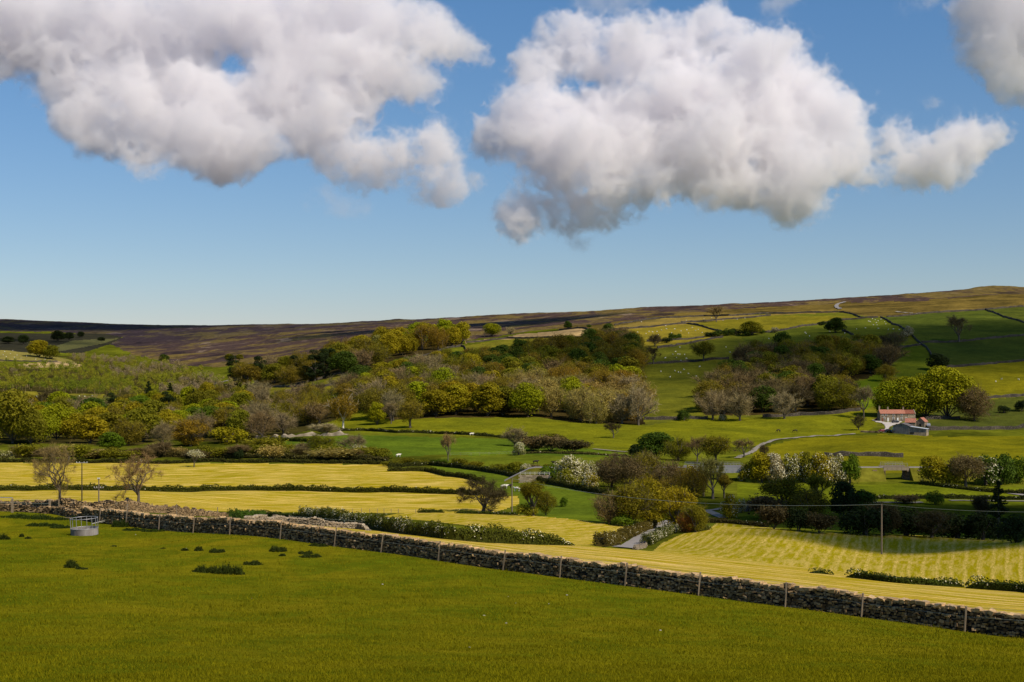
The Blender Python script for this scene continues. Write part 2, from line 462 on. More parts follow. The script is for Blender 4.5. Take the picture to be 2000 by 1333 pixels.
floor_c = (.050, .040, .016)
COVER = [  # name, material, tint, near limit, far limit, outline, label
 ('valley_floor', 'rough', (.105, .125, .012), 0, 99999, None, 'rough green valley bottom between the hay fields and the hill'),
 ('moor', 'moor', (1, 1, 1), 1380, 99999, [(-9000, 400), (9000, 400), (9000, 572), (2400, 572), (1950, 575), (1800, 588), (1640, 592), (1500, 600), (1330, 612), (1200, 630), (1100, 640), (1000, 653), (910, 665), (830, 692), (700, 702), (520, 708), (430, 718), (350, 714), (262, 694), (215, 672), (240, 659), (100, 648), (-9000, 648)], 'purple brown heather moor along the skyline'),
 ('moorland_edge', 'rough', (.140, .108, .034), 1300, 2700, [(1080, 641), (1200, 630), (1330, 612), (1500, 600), (1640, 592), (1800, 588), (1950, 575), (2400, 572), (9000, 572), (9000, 600), (2000, 600), (1925, 605), (1800, 614), (1720, 621), (1685, 623), (1640, 612), (1500, 613.5), (1300, 622), (1180, 648), (1100, 646)], 'ochre rough grazing between the top wall and the moor'),
 ('hill_pasture', 'field', (.12, .15, .010), 760, 1900, [(880, 690), (1172, 659), (1180, 647), (1300, 622), (1640, 611), (1720, 621), (2000, 599), (9000, 599), (9000, 835), (1690, 835), (1262, 835), (1100, 720)], 'green hillside pasture around the two woods'),
 ('far_pasture', 'field', (.030, .036, .016), 1900, 4300, [(-9000, 646), (130, 646), (200, 652), (240, 659), (214, 673), (160, 690), (100, 690), (0, 694), (-9000, 694)], 'dark green farmland below the far moor at the left'),
 ('far_meadow', 'field', (.085, .105, .028), 1900, 4300, [(95, 682), (140, 666), (205, 662), (232, 661), (200, 672), (120, 686)], 'light green meadow far off below the dark trees'),
 ('woodland_floor', 'rough', floor_c, 600, 2000, WOOD_M, 'brown leaf litter under the middle wood'),
 ('woodland_floor', 'rough', floor_c, 900, 2200, WOOD_U, 'brown leaf litter under the hanging wood'),
 ('woodland_floor', 'rough', floor_c, 600, 2200, WOOD_R, 'brown leaf litter under the right hand wood'),
 ('woodland_floor', 'rough', (.06, .055, .018), 600, 2200, WOOD_L, 'scrubby brown ground under the valley trees at the left'),
 ('woodland_floor', 'rough', (.06, .055, .018), 900, 2400, WOOD_F, 'brown ground under the far birch wood'),
 ('meadow', 'field', (.135, .170, .006), 600, 1000, [(600, 846), (700, 800), (760, 820), (830, 817), (1000, 815), (1140, 827), (1265, 832), (1330, 820), (1600, 812), (1690, 800), (1715, 830), (1690, 846), (1520, 858), (1480, 872), (1250, 880), (1180, 880), (1000, 856), (800, 846), (660, 843)], 'bright green meadow sloping below the middle wood'),
 ('meadow', 'field', (.080, .145, .008), 500, 900, [(480, 868), (560, 856), (700, 850), (1000, 858), (1180, 881), (1225, 886), (1230, 894), (1000, 892), (860, 889), (760, 893), (620, 890)], 'deep green meadow strip in front of the stone heap'),
 ('meadow', 'field', (.105, .155, .008), 480, 800, [(860, 893), (1000, 888), (1230, 894), (1340, 905), (1340, 918), (1000, 918), (860, 908)], 'green meadow behind the railway bank'),
 ('meadow', 'field', (.140, .160, .005), 480, 1000, [(1470, 878), (1560, 857), (1720, 849), (1850, 853), (9000, 835), (9000, 925), (1470, 925)], 'wide green meadow in front of the farm'),
 ('meadow', 'field', (.090, .150, .008), 300, 620, [(840, 909), (930, 918), (1000, 932), (1165, 964), (1230, 1000), (1240, 1027), (1100, 1013), (1015, 1005), (1015, 968), (940, 952), (935, 938), (860, 924)], 'green meadow wedge beside the bare windswept tree'),
 ('meadow', 'field', (.115, .165, .006), 330, 520, [(1440, 946), (1765, 946), (2050, 955), (9000, 955), (9000, 988), (1440, 988)], 'sunlit meadow below the railway bridge'),
 ('hill_field', 'field', (.105, .132, .009), 760, 1200, [(1262, 817), (1380, 816), (1364, 792), (1400, 745), (1432, 702), (1256, 712), (1240, 745)], 'long green field between the two woods'),
 ('hill_field', 'field', (.100, .130, .010), 1000, 1500, [(1256, 712), (1432, 702), (1446, 661), (1412, 661), (1290, 681)], 'green field round the lone spreading tree'),
 ('hill_field', 'field', (.200, .195, .015), 1100, 1800, [(1172, 674), (1290, 681), (1412, 660), (1412, 650), (1342, 633), (1175, 647), (1170, 660)], 'yellow green field dotted with sheep above the middle wood'),
 ('hill_field', 'field', (.155, .165, .010), 1250, 2000, [(1342, 633), (1500, 617), (1715, 620), (1685, 622), (1500, 649), (1440, 652), (1412, 650)], 'olive field below the top wall'),
 ('hill_field', 'field', (.215, .190, .030), 1300, 2000, [(1175, 648), (1342, 633), (1500, 617), (1640, 611), (1470, 615), (1300, 621.5), (1180, 641)], 'pale straw coloured strip under the top wall'),
 ('hill_field', 'field', (.092, .132, .010), 1050, 1900, [(1448, 660), (1500, 650), (1600, 633), (1685, 622), (1720, 620), (1777, 652), (1760, 680), (1480, 690)], 'green sheep field above the right hand wood'),
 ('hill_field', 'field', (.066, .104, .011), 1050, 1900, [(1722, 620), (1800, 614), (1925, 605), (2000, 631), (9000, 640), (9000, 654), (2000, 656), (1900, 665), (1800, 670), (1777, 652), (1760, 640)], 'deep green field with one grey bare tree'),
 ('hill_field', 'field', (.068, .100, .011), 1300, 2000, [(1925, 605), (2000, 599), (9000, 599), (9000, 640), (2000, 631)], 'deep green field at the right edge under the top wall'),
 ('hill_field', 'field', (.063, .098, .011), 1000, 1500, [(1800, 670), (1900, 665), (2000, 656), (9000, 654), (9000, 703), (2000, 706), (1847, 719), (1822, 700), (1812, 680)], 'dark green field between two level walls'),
 ('hill_field', 'field', (.095, .145, .008), 950, 1400, [(1747, 681), (1797, 676), (1818, 692), (1824, 725), (1790, 745), (1735, 735)], 'small green field above the sycamores'),
 ('hill_field', 'field', (.150, .165, .006), 850, 1250, [(1847, 719), (2000, 706), (9000, 703), (9000, 772), (2000, 774), (1925, 780), (1870, 790), (1830, 740)], 'yellow green field right of the sycamores'),
 ('hill_field', 'field', (.100, .170, .006), 800, 1250, [(1600, 775), (1615, 747), (1690, 742), (1725, 722), (1760, 740), (1720, 790), (1690, 800), (1655, 770)], 'green gap in the right hand wood'),
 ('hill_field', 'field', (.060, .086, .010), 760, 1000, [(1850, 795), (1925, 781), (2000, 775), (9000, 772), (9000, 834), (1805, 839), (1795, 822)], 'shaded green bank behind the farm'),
 ('hill_field', 'rough', (.330, .250, .150), 1300, 2300, [(908, 671), (1000, 662), (1172, 658), (1160, 651), (1145, 642), (1095, 646), (1000, 656), (910, 668)], 'pale straw field beside the round lime green tree'),
 ('hill_field', 'field', (.150, .170, .012), 1200, 2000, [(904, 676), (1000, 662), (1172, 659), (1200, 652), (1120, 672), (1000, 690), (915, 696)], 'green field behind the middle wood'),
 ('hill_field', 'field', (.160, .175, .010), 1000, 1600, [(420, 768), (545, 757), (620, 755), (650, 733), (700, 728), (690, 748), (640, 768), (560, 784), (480, 778)], 'light green field below the hanging wood'),
 ('hill_field', 'field', (.160, .175, .014), 1000, 1500, [(38, 780), (50, 764), (120, 770), (205, 770), (190, 792), (155, 794), (100, 788)], 'light green sheep field among the trees at the left'),
 ('hill_field', 'field', (.190, .200, .035), 1500, 2100, [(-9000, 676), (0, 683), (60, 690), (125, 700), (150, 708), (112, 707), (0, 706), (-9000, 706)], 'pale green sheep field on the spur at the left edge'),
 ('hill_field', 'rough', (.400, .310, .190), 1500, 2000, [(30, 714), (112, 707), (148, 708), (162, 714), (150, 719), (60, 718)], 'pale bare bank under the sheep field at the left'),
 ('hay_field', 'hay', (1.0, .97, 1.0), 60, 345, [(-9000, 1300), (-9000, 1003), (150, 1003), (560, 1022), (720, 1036), (860, 1050), (1000, 1059), (1113, 1063), (1170, 1069), (1275, 1077), (1292, 1062), (1330, 1044), (1385, 1034), (1400, 1021), (1450, 1024), (1500, 1031), (1600, 1040), (1720, 1044.5), (1850, 1047), (2000, 1058), (9000, 1058), (9000, 1500), (1000, 1400)], 'mown yellow hay field directly behind the foreground wall'),
 ('hay_field', 'hay', (1.05, 1.0, 1.0), 150, 380, [(780, 1003), (950, 1003), (1010, 1005), (1100, 1013), (1237, 1027), (1180, 1069), (1115, 1063), (1060, 1048), (960, 1032), (830, 1017), (740, 1010)], 'mown hay field striped with diagonal swaths beside the lane'),
 ('hay_field', 'hay', (1.0, .98, .8), 300, 470, [(-9000, 957), (0, 957), (450, 957.5), (750, 961), (915, 966), (1012, 970), (1015, 985), (960, 1003), (800, 1003), (600, 1001), (400, 1001), (0, 1003), (-9000, 1003)], 'long yellow hay field below the middle hedge'),
 ('hay_field', 'hay', (1.0, .98, .8), 400, 600, [(-9000, 904), (0, 904), (400, 905), (757, 908), (760, 920), (835, 922), (900, 933), (945, 950), (930, 958), (760, 955), (450, 953), (0, 953), (-9000, 953)], 'farthest yellow hay field with the small blossom tree'),
]

px_in = np.arange(-240, 2241, 3.0)
px_l = -240 - np.cumsum(np.geomspace(6, 420, 42)); px_r = 2240 + np.cumsum(np.geomspace(6, 420, 42))
PXG = np.concatenate([px_l[::-1], px_in, px_r])
YG = np.concatenate([np.linspace(-120, -5, 8), np.linspace(0, 29, 14), np.exp(np.linspace(math.log(30), math.log(9000), 780))])
Yv = np.repeat(YG[:, None], len(PXG), 1)
Xv = (PXG[None] - 1000) / F * np.maximum(Yv, 30)
Zv = ground(Xv, Yv)
NR, NC = Yv.shape
Xc = (Xv[:-1, :-1] + Xv[1:, :-1] + Xv[:-1, 1:] + Xv[1:, 1:]) / 4
Yc_ = (Yv[:-1, :-1] + Yv[1:, 1:]) / 2
Zc = (Zv[:-1, :-1] + Zv[1:, :-1] + Zv[:-1, 1:] + Zv[1:, 1:]) / 4
Ys = np.maximum(Yc_, 5)
PXc = 1000 + Xc / np.maximum(Ys, 30) * F
RWc = HOR - F * Zc / Ys
# ragged natural edges away from walls
jit = (np.sin(Xc / 9) + np.sin(Yc_ / 13 + Xc / 17)) * .5
cov = np.zeros(Xc.shape, np.int16)
for i, (nm, mk, tint, r0, r1, poly, lab) in enumerate(COVER):
    if poly is None: continue
    sel = (Yc_ > r0) & (Yc_ < r1)
    ii = np.where(sel)
    rw = RWc[ii] + (jit[ii] * 1.5 if mk in ('rough', 'moor') else 0)
    ok = inpoly(PXc[ii], rw, poly)
    cov[ii[0][ok], ii[1][ok]] = i
near = (Yc_ < wall_y(Xc) + .1)
PAST = len(COVER)
cov[near & (Yc_ < 200)] = PAST
far_left = (Xc < -33) & (Yc_ < 139) & (Yc_ > 60)
cov[far_left] = PAST
beyond_wall_left = (Xc < -31) & (Yc_ >= 139) & (Yc_ < 153)
cov[beyond_wall_left] = 0


def sub_ground(ci, name, mat, tint, label, swath=None, swamp=None, along=None):
    ii, jj = np.where(cov == ci)
    if len(ii) == 0:
        print('EMPTY COVER', label); return None
    vid = np.full(NR * NC, -1, np.int32)
    q = np.stack([ii * NC + jj, ii * NC + jj + 1, (ii + 1) * NC + jj + 1, (ii + 1) * NC + jj], 1)
    u, inv = np.unique(q.ravel(), return_inverse=True)
    v = np.stack([Xv.ravel()[u], Yv.ravel()[u], Zv.ravel()[u]], 1)
    mb = MB(); mb.add(v, inv.reshape(-1, 4), smooth=True)
    me = mb.mesh(name, [mat])
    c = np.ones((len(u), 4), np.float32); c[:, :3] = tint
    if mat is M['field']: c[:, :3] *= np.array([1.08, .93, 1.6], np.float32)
    if name == 'moor':                       # cloud shade put into the tint: far left ridge darker, bluer
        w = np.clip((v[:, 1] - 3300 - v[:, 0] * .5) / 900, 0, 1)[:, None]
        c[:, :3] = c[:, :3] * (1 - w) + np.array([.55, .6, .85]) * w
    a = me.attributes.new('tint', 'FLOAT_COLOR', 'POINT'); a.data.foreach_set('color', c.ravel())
    if swath is not None:
        a = me.attributes.new('swath', 'FLOAT', 'POINT'); a.data.foreach_set('value', swath(v[:, 0], v[:, 1]).astype(np.float32))
        a = me.attributes.new('swamp', 'FLOAT', 'POINT'); a.data.foreach_set('value', swamp(v[:, 0], v[:, 1]).astype(np.float32))
        a = me.attributes.new('along', 'FLOAT', 'POINT'); a.data.foreach_set('value', along(v[:, 0], v[:, 1]).astype(np.float32))
    return put(name, me, label=label, cat='ground', kind='structure')


def near_mix(X, Y):
    """0 on the headland along the wall, 1 where the mowing turns down the slope"""
    d = X * WALLN[0] + Y * WALLN[1] - WALLC
    return np.clip((d - 56 - 8 * np.sin(X / 11)) / 22, 0, 1) * np.clip((X - 2) / 8, 0, 1)


def sw_near(X, Y):
    d = X * WALLN[0] + Y * WALLN[1] - WALLC
    return np.where(near_mix(X, Y) < .5, d + 1.5 * np.sin(X / 14), (260 * X / Y - .20 * np.exp(-(X / Y - .09) / .06) * (Y - 230)) * (4.2 / 2.5))


def al_near(X, Y):
    return np.where(near_mix(X, Y) < .5, X * .745 - Y * .667, Y)


SW = [(sw_near, lambda X, Y: .15 + .8 * near_mix(X, Y), al_near),
      (lambda X, Y: (X - .26 * Y) / 1.03 * (4.2 / 3.0), lambda X, Y: X * 0 + .9, lambda X, Y: Y),
      (lambda X, Y: Y * .8 + .06 * X, lambda X, Y: X * 0 + .25, lambda X, Y: X),
      (lambda X, Y: Y * .7 - .05 * X + np.clip(X + 40, 0, 100) ** 1.5 * .05, lambda X, Y: X * 0 + .3, lambda X, Y: X)]
hi = 0
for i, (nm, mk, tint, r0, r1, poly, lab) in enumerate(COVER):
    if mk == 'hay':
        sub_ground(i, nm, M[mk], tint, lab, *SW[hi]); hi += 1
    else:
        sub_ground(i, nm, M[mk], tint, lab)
sub_ground(PAST, 'pasture', M['pasture'], (1, 1, 1), 'olive green grazed pasture in the foreground')

# ------------------------------------------------------------------ trees
def unit(n):
    d = rng.standard_normal((n, 3)); return d / np.linalg.norm(d, axis=1)[:, None]


def leaf_quads(mb, p, nrm, size, var, mi=0, jit=.55):
    n = len(p)
    nn = nrm + unit(n) * jit; nn /= np.linalg.norm(nn, axis=1)[:, None]
    a = np.cross(nn, unit(n)); a /= np.linalg.norm(a, axis=1)[:, None] + 1e-9
    b = np.cross(nn, a)
    s = (np.asarray(size) * rng.uniform(.65, 1.3, n))[:, None] * .5
    el = rng.uniform(.55, 1.0, n)[:, None]
    lift = nn * s * .25
    v = np.stack([p - a * s - lift, p - b * s * el + lift * .5, p + a * s - lift, p + b * s * el + lift * .5], 1)
    f = np.arange(n * 4).reshape(n, 4)
    mb.add(v, f, mi, np.repeat(np.broadcast_to(var, (n,)), 4))


def lobed(mb, C, r, n, size, mi=0, up=.25, flat=1.0, inner=.2, var0=0.0, var1=1.0):
    """leaf clumps on the shells of many small lobes"""
    C = np.asarray(C, float); r = np.asarray(r, float)
    k = rng.choice(len(C), n, p=r ** 2 / (r ** 2).sum())
    d = unit(n); d[:, 2] = d[:, 2] + up; d /= np.linalg.norm(d, axis=1)[:, None]
    rad = np.where(rng.random(n) < inner, rng.uniform(.3, .9, n), rng.uniform(.88, 1.1, n))
    p = C[k] + d * np.array([1, 1, flat]) * (r[k] * rad)[:, None]
    lv = rng.random(len(C))
    var = np.clip(.35 * lv[k] + .65 * rng.random(n), 0, 1) * (var1 - var0) + var0
    leaf_quads(mb, p, d, size, var, mi)


def twigs(mb, p0, d, L, w, var, mi=0):
    n = len(p0)
    s = np.cross(d, unit(n)); s /= np.linalg.norm(s, axis=1)[:, None] + 1e-9
    tip = p0 + d * L[:, None]
    mid = p0 + d * (L * .5)[:, None] + unit(n) * (L * .10)[:, None]
    W = np.broadcast_to(w, (n,))[:, None]
    v = np.stack([p0 - s * W, p0 + s * W, mid + s * W * .7, mid - s * W * .7, tip], 1)
    b = np.arange(n)[:, None] * 5
    mb.add(v, np.concatenate([b + np.array([[0, 1, 2, 3]])]), mi, np.repeat(np.broadcast_to(var, (n,)), 5))
    o = mb.n - n * 5
    mb.f.append((b + np.array([[3, 2, 4]])) + o); mb.m.append(np.full(n, mi, np.int32)); mb.sm.append(np.zeros(n, bool))
    mb.v.append(np.zeros((0, 3), np.float32)); mb.a.append(np.zeros(0, np.float32))


def grow(mb, p, d, L, r, depth, ends, spread=.75, gnarl=.18, kids=(3, 4), up=.12, sides=5, shrink=.68):
    pts = [p]; q = p.copy(); dd = d.copy(); ns = 4
    for i in range(ns):
        dd = dd + rng.standard_normal(3) * gnarl + np.array([0, 0, up]); dd /= np.linalg.norm(dd)
        q = q + dd * L / ns; pts.append(q)
    tube(mb, pts, np.linspace(r, r * .55, ns + 1), sides, var=rng.random() * .5 + .25, cap=False)
    if depth == 0:
        ends.append((np.array(pts), dd.copy())); return
    if depth <= 1: ends.append((np.array(pts), dd.copy()))
    n = rng.integers(kids[0], kids[1] + 1)
    for k in range(n):
        t = 1.0 if k == 0 else rng.uniform(.45, 1.0)
        i = min(int(t * ns), ns - 1); b = pts[i] + (pts[i + 1] - pts[i]) * (t * ns - i)
        e = np.cross(dd, unit(1)[0]); e /= np.linalg.norm(e) + 1e-9
        nd = dd * (1 - spread * .5) + e * spread * rng.uniform(.6, 1.1); nd /= np.linalg.norm(nd)
        grow(mb, np.array(b), nd, L * shrink * rng.uniform(.8, 1.15), r * .55 * rng.uniform(.8, 1.05), depth - 1, ends, spread, gnarl, kids, up, max(3, sides - 1), shrink)


def twig_cloud(mb, ends, per, L, w, mi=0):
    P, D = [], []
    for pts, d in ends:
        t = rng.random(per); i = np.minimum((t * 4).astype(int), 3); u = t * 4 - i
        b = pts[i] + (pts[i + 1] - pts[i]) * u[:, None]
        dd = d[None] * .6 + unit(per) * .8 + np.array([0, 0, .2]); dd /= np.linalg.norm(dd, axis=1)[:, None]
        P.append(b); D.append(dd)
    P = np.concatenate(P); D = np.concatenate(D); n = len(P)
    LL = rng.uniform(.5, 1.2, n) * L
    twigs(mb, P, D, LL, w, rng.random(n), mi)
    return P + D * (LL * .8)[:, None], D


PROTO = {}


def proto(kind, trunk, crown, name, blossom=None, mats=('leaf', 'bark', 'blossom')):
    tm = trunk.mesh(name + '_trunk', [M[mats[1]]]); cm = crown.mesh(name + '_crown', [M[mats[0]], M[mats[2]]])
    v = np.concatenate(crown.v + trunk.v)
    H = np.percentile(v[:, 2], 99.6); W = np.percentile(v[:, 0], 99) - np.percentile(v[:, 0], 1)
    PROTO.setdefault(kind, []).append((tm, cm, H, W, name))


def trunk_simple(H, r, crown_z, spread, n=6):
    mb = MB()
    tube(mb, [(0, 0, -.6), (0, 0, .15), (.05, .02, crown_z * .5), (.1, -.05, crown_z), (.05, 0, H * .8)], [r * 1.5, r * 1.15, r * .9, r * .75, r * .2], 8)
    for k in range(n):
        a = k * 2 * math.pi / n + rng.uniform(-.4, .4); z0 = crown_z * rng.uniform(.7, 1.25)
        e = np.array([math.cos(a) * spread, math.sin(a) * spread, z0 + H * rng.uniform(.18, .42)])
        m = np.array([0, 0, z0]) * .5 + e * .5 + np.array([0, 0, .5])
        tube(mb, [(0, 0, z0), m, e], [r * .5, r * .32, r * .1], 5)
    return mb


def make_round(H, W, seedl, n=2600, size=.62, bottom=.16, name='broadleaf_tree'):
    C, r = [], []
    zc = H * (bottom + (1 - bottom) * .48); rz = H * (1 - bottom) * .46
    for k in range(46):
        d = unit(1)[0]
        if d[2] < -.75: d[2] *= -1
        rr = rng.uniform(.11, .20) * W
        k2 = rng.uniform(.78, .95)
        C.append((d[0] * (W / 2 - rr * .75) * k2 * rng.uniform(.88, 1.1), d[1] * (W / 2 - rr * .75) * k2, zc + d[2] * (rz - rr * .55) * rng.uniform(.85, 1.06))); r.append(rr)
    for k in range(8):
        d = unit(1)[0]; C.append((d[0] * W * .2, d[1] * W * .2, zc + d[2] * rz * .4)); r.append(W * .2)
    mb = MB(); lobed(mb, C, r, n, size)
    return trunk_simple(H, H * .022, H * bottom * 1.2, W * .3), mb


for k in range(5):
    t, c = make_round(13, [11, 12, 10, 13, 9][k], k, n=[4800, 4800, 4600, 5000, 4200][k], bottom=.03); proto('round', t, c, 'broadleaf_tree')
for k in range(3):   # tall sycamores, dense and lobed
    t, c = make_round(20, 15.5, k, n=8500, size=.72, bottom=.0); proto('sycamore', t, c, 'broadleaf_tree')


def make_bare(H, W, depth=3, per=16, L=1.3, w=.028, leaves=0, lsize=.4, trunk_h=.22, kids=(3, 4), spread=.72, up=.1, gnarl=.16, nl=5, r0=None, twl=None):
    tr = MB(); cr = MB(); ends = []
    r = r0 or H * .022; th = H * trunk_h
    base = np.array([0, 0, th])
    tube(tr, [(0, 0, -.6), (0, 0, .1), (.04, .03, th * .6), base], [r * 1.7, r * 1.25, r, r * .95], 8, cap=False)
    for k in range(nl):
        a = k * 2 * math.pi / nl + rng.uniform(-.5, .5)
        tilt = rng.uniform(.35, .95) if k else .1
        d = np.array([math.cos(a) * math.sin(tilt) * W / H * 1.15, math.sin(a) * math.sin(tilt) * W / H * 1.15, math.cos(tilt)]); d /= np.linalg.norm(d)
        grow(tr, base - np.array([0, 0, rng.uniform(0, th * .35)]), d, H * .30, r * rng.uniform(.5, .7), depth, ends, spread, gnarl, kids, up)
    tips, D = twig_cloud(cr, ends, per, L, w)
    if leaves:
        k = rng.integers(0, len(tips), leaves)
        leaf_quads(cr, tips[k] + rng.normal(0, .25, (leaves, 3)), D[k], lsize, rng.random(leaves), 0, .9)
    return tr, cr


def fit(tr, cr, H, W):
    """bring a grown tree to the wanted height and width"""
    v = np.concatenate(tr.v + cr.v)
    h = np.percentile(v[:, 2], 99.5); w = np.percentile(np.abs(v[:, :2]), 98) * 2
    s = np.array([W / w, W / w, H / h], np.float32)
    for mb in (tr, cr):
        for q in mb.v: q *= s
    return tr, cr


def dome(mb, H, W, n, leaf=0, L=1.3, w=.034, bottom=.05, lsize=.4, nl=34):
    """the fine outer growth of a crown: twigs (and small leaves) on many overlapping domes"""
    C, r = [], []
    zc = H * (bottom + (1 - bottom) * .46); rz = H * (1 - bottom) * .46
    for k in range(nl):
        d = unit(1)[0]
        rr = rng.uniform(.12, .22) * W; q = rng.uniform(.75, 1.0)
        C.append((d[0] * (W / 2 - rr * .8) * q, d[1] * (W / 2 - rr * .8) * q, max(zc + d[2] * (rz - rr * .5) * rng.uniform(.8, 1.05), rr * .4))); r.append(rr)
    C = np.array(C); r = np.array(r)
    if n:
        k = rng.choice(len(C), n, p=r ** 2 / (r ** 2).sum()); d = unit(n); d[:, 2] += .3; d /= np.linalg.norm(d, axis=1)[:, None]
        LL = rng.uniform(.5, 1.2, n) * L
        p = C[k] + d * (r[k] * rng.uniform(.35, 1.0, n))[:, None] - d * LL[:, None] * .5
        dd = d * .8 + unit(n) * .6 + np.array([0, 0, .25]); dd /= np.linalg.norm(dd, axis=1)[:, None]
        lv = rng.random(len(C))
        twigs(mb, p, dd, LL, w, np.clip(.4 * lv[k] + .6 * rng.random(n), 0, 1))
    if leaf: lobed(mb, C, r, leaf, lsize, inner=.35)


for k in range(4):   # leafless, twiggy
    W_ = [11, 12, 10, 13][k]
    t, c = fit(*make_bare(13, W_, 2, 18, 1.6, .036, trunk_h=.12, kids=(3, 4), nl=6), 13, W_); dome(c, 12.6, W_ * .97, 3000, 0, 1.5, .034, .10); proto('bare', t, c, 'bare_tree', mats=('twig', 'bark', 'blossom'))
for k in range(5):   # oaks and ashes just breaking leaf
    W_ = [12, 11, 13, 10, 12][k]
    t, c = fit(*make_bare(13, W_, 2, 12, 1.5, .034, trunk_h=.12, kids=(3, 4), nl=6), 13, W_); dome(c, 12.8, W_, 1500, 4300, 1.3, .034, .05, .42, 38); proto('bud', t, c, 'budding_tree')
for k in range(3):   # open grown, the trunk showing
    t, c = fit(*make_bare(13, 12, 2, 12, 1.5, .034, trunk_h=.26, kids=(3, 4), nl=6), 13, 12); dome(c, 12.8, 12, 1500, 3800, 1.3, .034, .24, .42, 38); proto('stand', t, c, 'budding_tree')
for k in range(2):
    t, c = fit(*make_bare(13, 12, 3, 30, 1.5, .028, trunk_h=.24, kids=(2, 3), nl=6), 13, 12); proto('open', t, c, 'bare_tree', mats=('twig', 'bark', 'blossom'))
for k in range(2):   # slender, sparse
    t, c = fit(*make_bare(15, 6, 2, 60, 1.4, .03, leaves=700, lsize=.35, trunk_h=.25, nl=5, spread=.5, up=.25), 15, 6.5); proto('slender', t, c, 'slender_tree')
for k in range(2):   # pines
    C, r = [], []
    for q in range(26):
        z = rng.uniform(2.2, 15.5); a = rng.uniform(0, 6.28); d = rng.uniform(.3, 1) * (4.3 if z < 12 else 2.8)
        C.append((math.cos(a) * d, math.sin(a) * d, z)); r.append(rng.uniform(1.0, 2.0))
    mb = MB(); lobed(mb, C, r, 3600, .55, up=.4, flat=.65); proto('pine', trunk_simple(15, .3, 5, 3), mb, 'conifer')
for k in range(2):   # spruces
    C, r = [], []
    for q in range(60):
        t_ = rng.random() ** .8; z = .6 + t_ * 15.4; a = rng.uniform(0, 6.28); d = (1 - t_) * 3.4 * rng.uniform(.55, 1) + .1
        C.append((math.cos(a) * d, math.sin(a) * d, z)); r.append(.5 + .9 * (1 - t_))
    mb = MB(); lobed(mb, C, r, 2600, .5, up=-.15, flat=.6); tr = MB(); tube(tr, [(0, 0, -.5), (0, 0, 8), (0, 0, 16.5)], [.32, .2, .04], 7); proto('spruce', tr, mb, 'conifer')


def make_low(H, W, n, size, bl=0.0, nb=0):
    C, r = [], []
    for k in range(26):
        a = rng.uniform(0, 6.28); d = math.sqrt(rng.random()) * W * .36; rr = rng.uniform(.13, .22) * W
        z = (H - rr) * math.sqrt(max(.06, 1 - (d / (W * .46)) ** 2)) * rng.uniform(.1, 1.0) ** .7
        C.append((math.cos(a) * d, math.sin(a) * d, max(z, rr * .5))); r.append(min(rr, H * .33))
    mb = MB(); lobed(mb, C, r, n, size)
    if nb: # blossom in sprays on some of the lobes
        k = rng.random(len(C)) < bl
        Cb = [c for c, q in zip(C, k) if q] or C; rb = [c for c, q in zip(r, k) if q] or r
        lobed(mb, Cb, np.array(rb) * 1.04, nb, size * .6, 1, .45, 1.0, 0)
    tr = MB()
    for k in range(4):
        a = k * 1.57 + rng.uniform(-.5, .5); e = (math.cos(a) * W * .22, math.sin(a) * W * .22, H * .6)
        tube(tr, [(math.cos(a) * .1, math.sin(a) * .1, -.4), (math.cos(a) * .3, math.sin(a) * .3, H * .25), e], [.16, .11, .04], 5)
    return tr, mb


for k in range(3): t, c = make_low(5, 6, 1900, .38); proto('bush', t, c, 'bush')
for k in range(3): t, c = make_low(6, 6, 1900, .40, .75, 1500); proto('haw', t, c, 'hawthorn')
for k in range(2): t, c = make_low(6, 6, 2000, .40, .35, 500); proto('hawg', t, c, 'hawthorn')
for k in range(2):   # leafless thicket bushes
    tr, cr = fit(*make_bare(5, 6, 2, 30, 1.3, .026, trunk_h=.06, nl=8, spread=.6, up=.2, r0=.09), 5, 6.5); proto('brush', tr, cr, 'bush', mats=('twig', 'bark', 'blossom'))
for k in range(2):   # brush with small leaves
    tr, cr = fit(*make_bare(5, 6, 2, 20, 1.2, .026, leaves=1500, lsize=.32, trunk_h=.06, nl=8, spread=.6, up=.2, r0=.09), 5, 6.5); proto('leafbrush', tr, cr, 'bush')

COLS = {
 'lime': (.260, .275, .008), 'green': (.105, .160, .010), 'deep': (.068, .105, .012), 'olive': (.190, .178, .012), 'yellow': (.285, .235, .010),
 'bronze': (.220, .172, .018), 'copper': (.290, .195, .020), 'buff': (.350, .275, .080), 'mauve': (.265, .205, .105), 'brown': (.195, .142, .062),
 'grey': (.32, .255, .14), 'dark': (.028, .042, .012), 'willow': (.265, .252, .070), 'darkbrown': (.085, .066, .028), 'rust': (.30, .13, .025), 'tan': (.25, .175, .075)}
WORD = {'lime': 'lime green', 'green': 'fresh green', 'deep': 'deep green', 'olive': 'olive green', 'yellow': 'yellow olive', 'bronze': 'bronze', 'copper': 'copper brown', 'buff': 'buff coloured',
        'mauve': 'mauve grey', 'brown': 'brown', 'grey': 'pale grey', 'dark': 'dark green', 'willow': 'pale green', 'darkbrown': 'dark brown', 'rust': 'rust coloured', 'tan': 'tan'}
NOUN = {'round': 'leafy tree', 'sycamore': 'leafy tree', 'bare': 'leafless tree', 'bud': 'budding tree', 'stand': 'budding tree', 'open': 'leafless tree', 'slender': 'slender tree', 'pine': 'pine tree', 'spruce': 'spruce', 'bush': 'bush', 'haw': 'hawthorn', 'hawg': 'hawthorn', 'brush': 'leafless thicket', 'leafbrush': 'scrub bush'}
CAT = {'bush': 'bush', 'brush': 'bush', 'leafbrush': 'bush', 'haw': 'hawthorn', 'hawg': 'hawthorn', 'pine': 'conifer', 'spruce': 'conifer'}
